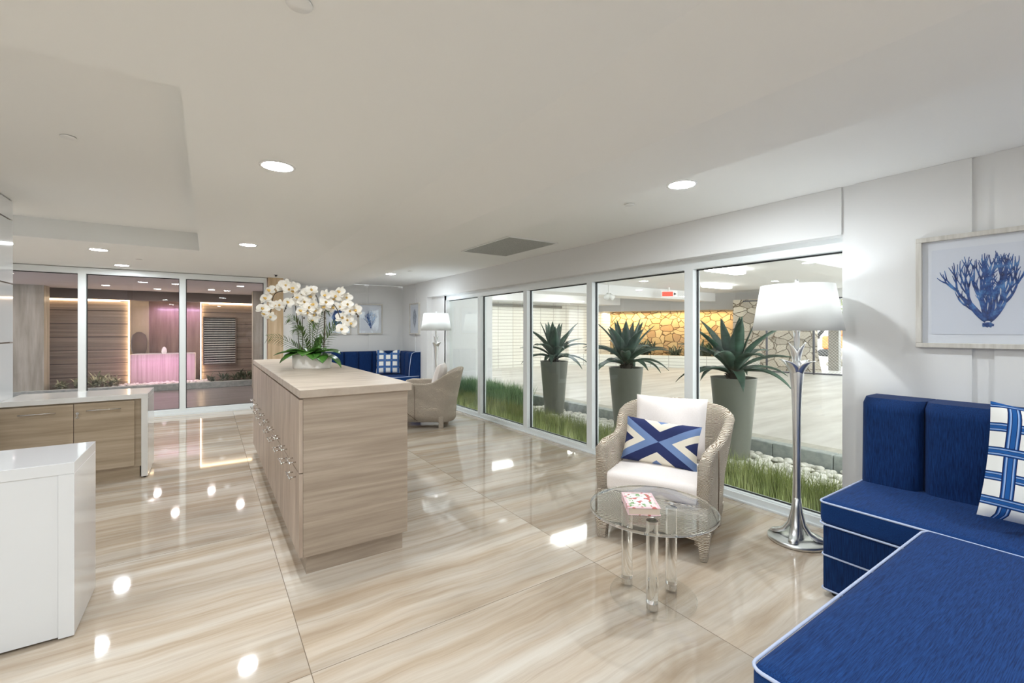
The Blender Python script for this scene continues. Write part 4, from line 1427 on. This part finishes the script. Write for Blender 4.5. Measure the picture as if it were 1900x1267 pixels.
def blossom(loc, face, roll, size, parent):
    mb = MB()
    def pet(a, ln, wd, z=0.0):
        def fn(u, v):
            s = 2 * u - 1
            w = wd * sin(pi * min(1, 0.10 + 0.86 * v)) ** 0.6
            x = s * w; y_ = v * ln; zz = z + 0.10 * ln * (v ** 2) - 0.18 * w * s * s
            return (x * cos(a) - y_ * sin(a), zz, x * sin(a) + y_ * cos(a))
        mb.grid(fn, 5, 6)
    for k in range(3): pet(radians(120 * k), size * 0.5, size * 0.17, 0.002)
    for s in (-1, 1): pet(radians(s * 72), size * 0.52, size * 0.28, -0.003)
    o = mb.build('blossom', 'petal', parent, loc=loc, rot=(face[0], roll, face[1]))
    lp = MB().lathe([(0, -size * 0.10), (size * 0.09, -size * 0.05), (size * 0.10, 0.01), (size * 0.03, 0.03)], 8, (0, 0, 0), Matrix.Rotation(pi / 2, 4, 'X') @ Matrix.Scale(1, 4))
    lp.build('lip', 'lip', o)
    return o
bl = [(502, 555), (510, 541), (497, 574), (514, 568), (505, 588), (498, 583), (524, 534), (533, 530), (540, 538), (547, 541), (545, 532), (522, 566), (540, 562), (546, 560), (553, 536),
      (566, 546), (574, 543), (580, 551), (570, 561), (582, 572), (568, 578), (576, 581), (585, 585), (590, 577), (583, 595), (563, 562), (590, 565), (560, 553), (586, 540),
      (603, 556), (612, 549), (618, 555), (626, 550), (634, 543), (645, 553), (640, 562), (632, 570), (622, 571), (636, 590), (645, 594), (641, 611), (650, 600), (652, 578), (650, 566), (662, 576), (612, 562), (607, 570)]
for i, (px, py) in enumerate(bl):
    u, z = uz(px, py)
    blossom((u, -0.03 + rnd.uniform(-0.06, 0.05), z), (rnd.uniform(-0.5, 0.4), rnd.uniform(-0.7, 0.7)), rnd.uniform(-0.5, 0.5), rnd.uniform(0.092, 0.118), orchid)
bd = MB()
for (px, py) in ((665, 577), (661, 582), (664, 587), (530, 572), (598, 572), (603, 590), (564, 590)):
    u, z = uz(px, py)
    bd.lathe([(0, -0.010), (0.006, -0.005), (0.007, 0.002), (0.003, 0.009), (0, 0.011)], 8, (u, 0.0, z))
bd.build('buds', 'stem', orchid)

# ------------------------------------------------------------------ garden strip outside the right windows
struct('ground_planting_bed', MB().box(3.62, -2, -0.20, 5.30, 9.41, -0.10), 'soil', 'bare soil of the planting strip under grass and pebbles')
struct('driveway', MB().box(5.45, -8, -0.22, 34, 13.3, 0.04).box(4.0, 9.61, -0.22, 5.45, 13.3, 0.04), 'concrete', 'pale concrete driveway outside the windows')
def blades(seed, n, x0, x1, y0, y1, z, h0, h1, wd):
    r = random.Random(seed); mb = MB()
    V = []; F_ = []
    for i in range(n):
        x = r.uniform(x0, x1); y = r.uniform(y0, y1); h = r.uniform(h0, h1)
        a = r.uniform(0, 2 * pi); ln = r.gauss(0, 0.30) * h; b = r.uniform(0, 2 * pi)
        ln = max(-0.6 * (x - 3.63), min(0.6 * (x - 3.63), ln)) if x < 3.9 else ln
        dx, dy = cos(a) * wd, sin(a) * wd
        bx_, by_ = cos(b) * ln, sin(b) * ln
        o = len(V)
        V += [(x - dx, y - dy, z), (x + dx, y + dy, z), (x - dx * .8 + bx_ * .35, y - dy * .8 + by_ * .35, z + h * .55), (x + dx * .8 + bx_ * .35, y + dy * .8 + by_ * .35, z + h * .55), (x + bx_, y + by_, z + h)]
        F_ += [(o, o + 1, o + 3, o + 2), (o + 2, o + 3, o + 4)]
    mb.add(V, F_, False)
    return mb
g = blades(1, 26000, 3.70, 4.10, 0.9, 9.2, -0.10, 0.20, 0.37, 0.0026).build('lawn_grass', 'grass')
tag(g, 'long green grass strip growing against the outside of the windows', 'grass', kind='stuff')
g = blades(2, 5000, 4.30, 5.10, 6.85, 9.2, -0.10, 0.30, 0.48, 0.0045).build('border_grass', 'grass2')
tag(g, 'taller blue-green grass clump behind the lawn grass, beyond the pots', 'grass', kind='stuff')
r = random.Random(5)
pb = MB()
def stone(mb, x, y, z, sx, sy, sz, a, r):
    n1, n2 = 8, 5
    ph = r.uniform(0, 6)
    def fn(u, v):
        t_ = u * 2 * pi; q = (v - 0.5) * pi
        k = 1 + 0.10 * sin(3 * t_ + ph) * cos(q)
        X = sx * cos(t_) * cos(q) * k; Y = sy * sin(t_) * cos(q) * k
        return (x + X * cos(a) - Y * sin(a), y + X * sin(a) + Y * cos(a), z + sz * sin(q))
    mb.grid(fn, n1, n2)
for i in range(1900):
    x = r.uniform(4.08, 5.24); y = r.uniform(0.9, 6.7)
    stone(pb, x, y, -0.095 + r.uniform(0.0, 0.04), r.uniform(.04, .07), r.uniform(.03, .05), r.uniform(.018, .034), r.uniform(0, pi), r)
o = pb.build('white_pebbles', 'pebble'); tag(o, 'bed of smooth white pebbles between the grass and the curb', 'pebbles', kind='stuff')
cbm = MB()
y = -1.6
while y < 8.9:
    cbm.box(5.302, y + 0.002, -0.12, 5.448, y + 0.598, 0.075); y += 0.60
tag(MB().box(5.45, -1.6, 0.04, 5.66, 9.3, 0.068).build('curb_coping', 'curb_top'), 'pale coping strip behind the grey curb', 'curb', kind='structure')
ctop = cbm.build('curb', 'curb', bevel=0.012, seg=2); tag(ctop, 'grey stone curb between the pebbles and the driveway', 'curb', kind='structure')

def agave(label, loc, seed, rz):
    t = thing('potted_agave', label, 'potted plant', loc, rz, 'agaves in tall tapered planters')
    h = 0.93
    MB().lathe([(0, 0), (0.150, 0), (0.156, 0.01), (0.235, h - 0.01), (0.240, h), (0.226, h), (0.222, h - 0.05), (0, h - 0.05)], 48).build('planter', 'pot', t)
    MB().lathe([(0, h - 0.03), (0.12, h - 0.035), (0.2215, h - 0.045)], 24).build('soil', 'soil', t)
    r = random.Random(seed)
    lf = MB(); z = h + 0.02
    k = 0
    for (cnt, el, ln, wd, dr, zo) in ((7, 26, 0.60, 0.120, 75, 0.02), (7, 46, 0.66, 0.140, 62, 0.05), (6, 62, 0.62, 0.150, 28, 0.09), (5, 78, 0.56, 0.140, 8, 0.12)):
        for i in range(cnt):
            az = 360 * i / cnt + k * 23 + r.uniform(-12, 12)
            b = 0.05
            strap(lf, (b * cos(radians(az)), b * sin(radians(az)), z + zo), az, el + r.uniform(-6, 6), ln * r.uniform(0.85, 1.1), wd, dr * r.uniform(.8, 1.2), n=10, fold=0.22, tip=0.28)
        k += 1
    lf.build('leaves', 'agave', t, solid=0.006)
    tr = MB().lathe([(0.07, h - 0.04), (0.078, h + 0.02), (0.06, h + 0.10), (0.03, h + 0.16)], 14)
    for i in range(26):
        a = r.uniform(0, 2 * pi); zz_ = h - 0.02 + r.uniform(0, 0.09)
        tr.tube([(0.06 * cos(a), 0.06 * sin(a), zz_), (0.105 * cos(a), 0.105 * sin(a), zz_ + 0.02)], [0.012, 0.002], 5)
    tr.build('trunk', 'agave_t', t)
    return t


ag = agave('agave in a tall grey planter outside, leftmost and farthest of the three', (4.90, 6.00, -0.10), 3, 0.3)
dup(ag, (4.90, 4.40, -0.10), 1.5, 'agave in a tall grey planter outside, behind the near armchair, middle of the three')
dup(ag, (4.86, 2.80, -0.10), 2.9, 'agave in a tall grey planter outside, nearest one, beside the near lamp shade')

# ------------------------------------------------------------------ driveway court
struct('wall_court_side', MB().box(3.62, 9.42, -0.1, 5.75, 9.6, 2.7), 'ext_white', 'plain white wall closing the garden strip')
struct('wall_court_back', MB().box(4.0, 13.33, -0.1, 16.6, 13.6, 2.36), 'brick', 'long white stacked-block wall across the driveway')
struct('ceiling_court', MB().box(3.62, -8, 2.72, 17.5, 18.0, 2.9), 'ext_white', 'white painted soffit over the driveway')
for i, (y0, y1, z) in enumerate(((9.6, 10.4, 2.42), (12.5, 13.33, 2.36), (3.5, 4.1, 2.50))):
    struct('beam_court', MB().box(3.62, y0, z, 17.4, y1, 2.72), 'ext_white', 'white beam crossing the driveway ceiling')
struct('beam_court', MB().box(16.9, -8, 2.40, 17.5, 18, 2.72), 'ext_white')
tag(MB().tube([(4.2, 13.27, 2.24), (11.2, 13.27, 2.24)], 0.045, 10).build('pipe', 'rail'), 'grey pipe running along the top of the white block wall', 'pipe')
t = thing('spotlight', 'small white twin spotlight fixed below the driveway ceiling', 'spotlight', (8.9, 8.6, 2.72))
MB().cyl((0, 0, -0.03), 0.06, 0.03, 16).build('canopy', 'trim', t)
MB().tube([(0, 0, -0.03), (0, 0, -0.42)], 0.012, 8).build('stem', 'trim', t)
for s in (-1, 1):
    MB().tube([(0.02 * s, 0, -0.40), (0.14 * s, -0.05, -0.50)], [0.05, 0.075], 14).build('lamp_head', 'trim', t)
def ceil_px(px, py, z):
    D_ = 837 * (1.35 - z) / (py - 613.3); p = Fv * D_ + Rv * D_ * (px - 950) / 837.0
    return p.x, p.y
for (px, py, lab) in ((1330, 529, 'long fluorescent ceiling fixture above the nearest planter outside'),):
    x, y = ceil_px(px, py, 2.70)
    t = thing('fluorescent_fixture', lab, 'ceiling light', (x, y, 2.72), 0, 'fluorescent ceiling fixtures over the driveway')
    rbox(MB(), -0.62, -0.13, -0.10, 0.62, 0.13, -0.02, 0.035).build('diffuser', 'tube', t)
    MB().box(-0.60, -0.11, -0.02, 0.60, 0.11, 0).build('housing', 'trim', t)
    for (fx_, fy_, fl_) in ((6.1, 6.7, 'fluorescent ceiling fixture over the driveway edge, hidden above the window head'), (9.4, 5.6, 'fluorescent ceiling fixture over the middle of the driveway'),
                            (10.5, 11.4, 'added fluorescent ceiling fixture in front of the right part of the white block wall'), (7.0, 11.4, 'added fluorescent ceiling fixture in front of the left end of the white block wall')):
        dup(t, (fx_, fy_, 2.72), 0, fl_)  # fixtures facing the block wall are added to house unseen fill lamps
for (px, py) in ((1194, 549), (1112, 552)):
    x, y = ceil_px(px, py, 2.40)
    pass
for (p, rz_) in (((6.1, 6.7, 2.66), 0), ((9.4, 5.6, 2.66), 0), ((9.5, 0.4, 2.66), 0), ((6.0, -1.4, 2.66), 0), ((10.5, 11.4, 2.66), 0), ((7.0, 11.4, 2.66), 0), ((13.2, 1.0, 2.66), 0)):
    area_light('fluorescent_and_fill_light', p, (0, 0, rz_), 1.2, 0.2, EXT_W, (1.0, 0.99, 0.96))  # past the first pair, these are added unseen fill lamps for the driveway
# low planter wall, warm-lit stone wall
d_ = Vector((1.65, -2.55, 0)).normalized(); nrm = Vector((0.84, 0.54, 0)).normalized()
P1 = Vector((12.25, 12.37, 0)) - d_ * 1.2
def slab(name, p0, length, depth, z0, z1, mat, label=None, off=0.0):
    ang = math.atan2(d_.y, d_.x)
    o = MB().box(0, 0, z0, length, depth, z1).build(name, mat, kind='structure')
    q = p0 + nrm * off
    o.location = (q.x, q.y, 0); o.rotation_euler = (0, 0, ang)
    if label: o['label'] = label
    return o
slab('wall_planter', P1, 6.6, 0.22, -0.05, 0.45, 'brick', 'low white block planter wall', 0)
slab('ground_planter', P1, 6.6, 1.7, -0.05, 0.36, 'soil', None, 0.22)
slab('wall_stone', P1, 6.3, 0.5, 0.0, 2.12, 'stone', 'warm-lit tan fieldstone wall behind the planter', 1.9)
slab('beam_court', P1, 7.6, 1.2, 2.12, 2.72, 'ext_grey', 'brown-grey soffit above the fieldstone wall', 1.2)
lp = P1 + d_ * 3.0 + nrm * 1.62
area_light('stone_wall_light', (lp.x, lp.y, 2.08), (0, 0, math.atan2(d_.y, d_.x)), 5.6, 0.15, 60, (1.0, 0.74, 0.42))
def shrub(label, loc, size, seed, mat, n=70, cat='shrub', grp='low shrubs in the courtyard planters', elv=(10, 85)):
    r = random.Random(seed); mb = MB()
    for i in range(n):
        strap(mb, (r.uniform(-.3, .3) * size, r.uniform(-.3, .3) * size, 0.0 + r.uniform(0, .4) * size), r.uniform(0, 360), r.uniform(*elv), size * r.uniform(.35, .8), size * 0.11, r.uniform(20, 70), n=5, fold=0.2, tip=0.3)
    o = mb.build('shrub', mat, loc=loc)
    tag(o, label, cat, grp); return o
for i, (s, off, sz) in enumerate(((1.7, 0.7, 0.50), (2.8, 0.75, 0.80), (3.9, 0.6, 0.50), (5.0, 0.7, 0.72))):
    p = P1 + d_ * s + nrm * (0.22 + off)
    shrub('dark green shrub in the white-walled planter, %s' % ['leftmost one', 'tall second one from the left', 'low one right of the tall shrub', 'rightmost one behind the agave'][i], (p.x, p.y, 0.36), sz, 20 + i, 'shrub', 90)
# chain-link fence and daylight yard
fp = [Vector((14.35, 7.95, 0)), Vector((14.55, 7.30, 0)), Vector((14.98, 6.15, 0)), Vector((15.3, 4.6, 0)), Vector((15.6, 3.0, 0))]
t = thing('chain_link_fence', 'grey chain-link fence closing the driveway in front of the bright yard', 'fence', (0, 0, 0))
for p in fp[1:]:
    MB().tube([(p.x, p.y, 0.03), (p.x, p.y, 2.35)], 0.03, 10).build('post', 'fence', t)
for z in (0.07, 2.30):
    MB().tube([(p.x, p.y, z) for p in fp], 0.022, 8).build('rail', 'fence', t)
net = MB()
for a, b in zip(fp[:-1], fp[1:]):
    Ln = (b - a).length; u_ = (b - a) / Ln; H_ = 2.25
    k = -H_
    while k < Ln:
        for sgn in (1, -1):
            q0, q1 = (k, 0.04), (k + H_, H_ + 0.04)
            s0 = max(0, k); s1 = min(Ln, k + H_)
            if s1 <= s0: continue
            za, zb_ = 0.04 + (s0 - k), 0.04 + (s1 - k)
            if sgn < 0: za, zb_ = H_ + 0.08 - za, H_ + 0.08 - zb_
            A = a + u_ * s0; B = a + u_ * s1
            net.tube([(A.x, A.y, za), (B.x, B.y, zb_)], 0.0035, 3, caps=False)
        k += 0.085
net.build('mesh', 'steel', t)
struct('wall_yard_stone', MB().add([(14.9, 8.6, -0.02), (15.6, 8.9, -0.02), (16.6, 6.7, -0.02), (16.05, 6.35, -0.02), (14.9, 8.6, 2.4), (15.6, 8.9, 2.4), (16.6, 6.7, 2.4), (16.0, 6.75, 2.4)],
       [(0, 1, 2, 3), (4, 7, 6, 5), (0, 4, 5, 1), (1, 5, 6, 2), (2, 6, 7, 3), (3, 7, 4, 0)]), 'stone2', 'sloping fieldstone buttress beyond the fence')
tag(MB().box(17.0, 6.25, 0.03, 17.2, 6.55, 2.4).build('timber_post', 'rail'), 'square grey post standing in the bright yard beyond the fence', 'post')
rb = MB(); r = random.Random(9)
for i in range(260):
    a = r.uniform(0, 1)
    stone(rb, 20.5 + r.uniform(-1.2, 1.2), 5.2 + r.uniform(-2.2, 2.2), r.uniform(0, 0.7) * (1 - a * .4), r.uniform(.12, .3), r.uniform(.1, .25), r.uniform(.08, .2), r.uniform(0, pi), r)
tag(rb.build('rubble_pile', 'rubble'), 'heap of pale broken rubble in the bright yard', 'rubble', kind='stuff')
D_ = 23.0; p = Fv * D_ + Rv * D_ * (1552 - 950) / 837.0
t = thing('excavator', 'small orange construction machine with a dark arm in the yard', 'excavator', (p.x, p.y, 0.03), -YAW)
rbox(MB(), -0.45, -0.5, 0.35, 0.8, 0.5, 1.05, 0.12).build('body', 'orange', t)
rbox(MB(), 0.0, -0.45, 1.05, 0.8, 0.45, 1.7, 0.1).build('cab', 'orange', t)
rbox(MB(), -0.6, -0.6, 0.0, 0.9, 0.6, 0.35, 0.12).build('track', 'dark', t)
MB().tube([(0.1, 0, 1.1), (-0.3, 0, 1.75), (-0.95, 0, 1.05)], 0.09, 8).tube([(-0.9, 0, 1.0), (-1.5, 0, 1.02)], 0.11, 8).build('arm', 'dark', t)
D_ = 26.0; p = Fv * D_ + Rv * D_ * (1580 - 950) / 837.0
t = thing('tree', 'green tree seen through the gap beside the near lamp shade', 'tree', (p.x, p.y, 0))
MB().tube([(0, 0, 0), (0.1, 0, 2.0), (0, 0.1, 3.4)], [0.16, 0.12, 0.06], 8).build('trunk', 'agave_t', t)
r = random.Random(4); cr = MB()
for i in range(500):
    a = r.uniform(0, 2 * pi); q = r.uniform(-1, 1); rr = r.uniform(0.5, 1.5)
    strap(cr, (rr * cos(a) * math.sqrt(1 - q * q), rr * sin(a) * math.sqrt(1 - q * q), 2.8 + 1.1 * q), r.uniform(0, 360), r.uniform(-30, 60), 0.4, 0.16, 40, n=3, tip=.3)
cr.build('crown', 'grass', t)
struct('wall_yard_back', MB().box(29, -6, -0.1, 29.4, 18, 1.3), 'ext_white')
x, y = ceil_px(1241, 551, 2.42)
t = thing('exit_sign', 'small red illuminated sign box hanging under the driveway ceiling', 'sign', (x, y, 2.53), radians(-35))
MB().box(-0.24, -0.03, -0.11, 0.26, 0.03, 0.08).build('housing', 'trim', t)
MB().cyl((0, 0, 0.08), 0.03, 0.125, 12).build('mount', 'trim', t)
MB().box(-0.22, -0.034, -0.085, 0.12, -0.0305, 0.055).build('sign_face', 'red', t)
MB().add([(0.15, -0.034, -0.06), (0.15, -0.034, 0.03), (0.23, -0.034, -0.015), (0.15, -0.031, -0.06), (0.15, -0.031, 0.03), (0.23, -0.031, -0.015)], [(0, 2, 1), (3, 4, 5), (0, 1, 4, 3), (1, 2, 5, 4), (2, 0, 3, 5)]).build('arrow', 'dark', t)

# ------------------------------------------------------------------ entrance court beyond the back glass
struct('floor_porch', MB().box(-7, 9.07, -0.1, 1.1, 15.2, -0.015), 'dk_floor', 'grey porch floor beyond the back glass')
struct('ceiling_porch', MB().box(-7, 9.10, ZC, 1.5, 15.2, 2.5), 'porch_ceiling')
struct('wall_porch_right', MB().box(1.10, 9.41, -0.1, 1.30, 15.2, 2.5), 'ext_grey')
struct('wall_porch_left', MB().box(-7.1, 9.1, -0.1, -7, 15.2, 2.5), 'ext_grey')
struct('curb_porch', MB().box(-3.6, 12.9, -0.015, 1.08, 13.02, 0.13), 'curb', 'low stone curb of the planting bed', bevel=0.008, seg=1)
struct('ground_porch_bed', MB().box(-3.6, 13.02, -0.015, 1.08, 15.0, 0.09), 'soil')
struct('wall_plank_left', MB().box(-3.6, 13.75, 0.09, -1.56, 13.95, 2.02), 'plank', 'horizontal plank wall with a warm light line, left of the fountain')
struct('wall_plank_right', MB().box(-0.14, 13.75, 0.09, 1.08, 13.95, 2.02), 'plank', 'horizontal plank wall with a warm light line, right of the fountain')
struct('wall_header_porch', MB().box(-3.6, 13.62, 2.06, 1.08, 13.95, ZC), 'header')
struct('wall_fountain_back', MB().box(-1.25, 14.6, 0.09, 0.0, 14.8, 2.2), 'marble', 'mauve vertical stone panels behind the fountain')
struct('wall_fountain_side', MB().box(-1.8, 14.5, 0.09, -1.25, 14.8, 2.2), 'beige_stone')
tag(MB().box(-3.6, 13.70, 2.035, -1.545, 13.745, 2.055).box(-1.555, 13.70, 0.13, -1.535, 13.745, 2.055).build('led_strip', 'led'), 'warm light strip framing the plank wall left of the fountain', 'light strip')
tag(MB().box(-0.16, 13.70, 2.035, 1.06, 13.745, 2.055).box(-0.175, 13.70, 0.13, -0.155, 13.745, 2.055).build('led_strip', 'led'), 'warm light strip framing the plank wall right of the fountain', 'light strip')
struct('column_porch', MB().box(-4.2, 13.0, -0.015, -2.80, 13.4, ZC), 'greycol', 'wide grey washed wood column left in the porch')
struct('column_porch', MB().box(0.86, 12.2, -0.015, 1.09, 12.5, ZC), 'greycol', 'narrow grey washed wood column right in the porch')
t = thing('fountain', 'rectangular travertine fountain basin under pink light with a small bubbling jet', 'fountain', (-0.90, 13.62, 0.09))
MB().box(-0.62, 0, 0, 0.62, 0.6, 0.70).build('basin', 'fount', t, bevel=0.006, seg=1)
MB().box(-0.58, 0.04, 0.70, 0.58, 0.56, 0.706).build('water', 'water', t)
MB().lathe([(0.045, 0.70), (0.055, 0.75), (0.045, 0.82), (0.02, 0.86), (0, 0.87)], 14, (0.0, 0.2, 0)).build('water_jet', 'water', t)
t = thing('sculpture', 'dark rounded sculpture standing left behind the fountain basin', 'sculpture', (-1.42, 14.3, 0.09))
MB().box(-0.10, -0.08, 0, 0.10, 0.08, 0.60).build('pedestal', 'beige_stone', t)
MB().lathe([(0, 0.60), (0.10, 0.63), (0.15, 0.8), (0.16, 1.0), (0.13, 1.15), (0.05, 1.22), (0, 1.23)], 20, sy=0.4).build('body', 'header', t)
t = thing('louvred_vent', 'framed louvre of dark horizontal slats on the right plank wall', 'vent', (0.235, 13.749, 1.09))
fr = MB()
for q in ((-0.36, -0.61, 0.36, -0.585), (-0.36, 0.585, 0.36, 0.61), (-0.36, -0.585, -0.335, 0.585), (0.335, -0.585, 0.36, 0.585)):
    fr.box(q[0], -0.07, q[1], q[2], 0, q[3])
fr.build('vent_frame', 'edge', t)
MB().box(-0.335, -0.012, -0.585, 0.335, -0.002, 0.585).build('backing', 'dark', t)
sl = MB()
for k in range(20):
    z = -0.56 + k * 0.0585
    sl.add([(-0.335, -0.062, z - 0.012), (0.335, -0.062, z - 0.012), (0.335, -0.02, z + 0.010), (-0.335, -0.02, z + 0.010), (-0.335, -0.062, z - 0.006), (0.335, -0.062, z - 0.006), (0.335, -0.02, z + 0.016), (-0.335, -0.02, z + 0.016)],
           [(0, 3, 2, 1), (4, 5, 6, 7), (0, 1, 5, 4), (1, 2, 6, 5), (2, 3, 7, 6), (3, 0, 4, 7)])
sl.build('slats', 'frame_wood', t)
pos = ['far left beside the grey column', 'second from the left', 'third from the left', 'just left of the fountain', 'just right of the fountain stones', 'below the louvre', 'right of the louvre', 'at the right end beside the narrow column']
for i, (x, sz) in enumerate(((-2.60, .34), (-2.30, .42), (-2.02, .50), (-1.75, .42), (0.05, .30), (0.32, .34), (0.58, .34), (0.84, .46))):
    shrub('low leafy plant in the porch bed, ' + pos[i], (x - (0.06 if i == 7 else 0), 13.30, 0.09), sz * 0.82, 40 + i, 'shrub_pale' if i < 4 else 'shrub', 46, 'plant', 'leafy plants along the porch bed')
r = random.Random(3); pb = MB()
for i in range(240):
    stone(pb, r.uniform(-1.75, 0.0), r.uniform(13.06, 13.60), 0.10 + r.uniform(0, .03), r.uniform(.03, .06), r.uniform(.02, .04), r.uniform(.015, .03), r.uniform(0, pi), r)
tag(pb.build('fountain_stones', 'pebble'), 'pink-lit pale stones around the foot of the fountain', 'stones', kind='stuff')
area_light('fountain_pink_light', (-0.90, 13.15, 0.60), (radians(62), 0, 0), 1.3, 0.06, 2.8, (1.0, 0.38, 0.85))
area_light('fountain_back_light', (-0.6, 14.35, 1.9), (radians(30), 0, 0), 1.0, 0.06, 4, (0.9, 0.6, 1.0))
G2 = 'round downlights in the porch ceiling beyond the back glass'
for (x, y, lab) in ((-3.25, 11.9, 'porch downlight at the far left edge in front of the wide grey column'), (-2.7, 10.6, 'porch downlight nearest the left pane, beside the grey column'),
                    (-1.75, 12.3, 'porch downlight in front of the left plank wall'), (-0.95, 12.75, 'porch downlight with a violet tint in front of the fountain'),
                    (0.05, 12.3, 'porch downlight right of the fountain'), (-0.55, 11.2, 'porch downlight nearest the middle pane'), (0.55, 11.0, 'porch downlight nearest the right pane')):
    downlight(x, y, ZC, lab, G2, 'lens_ext', 0.06)
print('done')
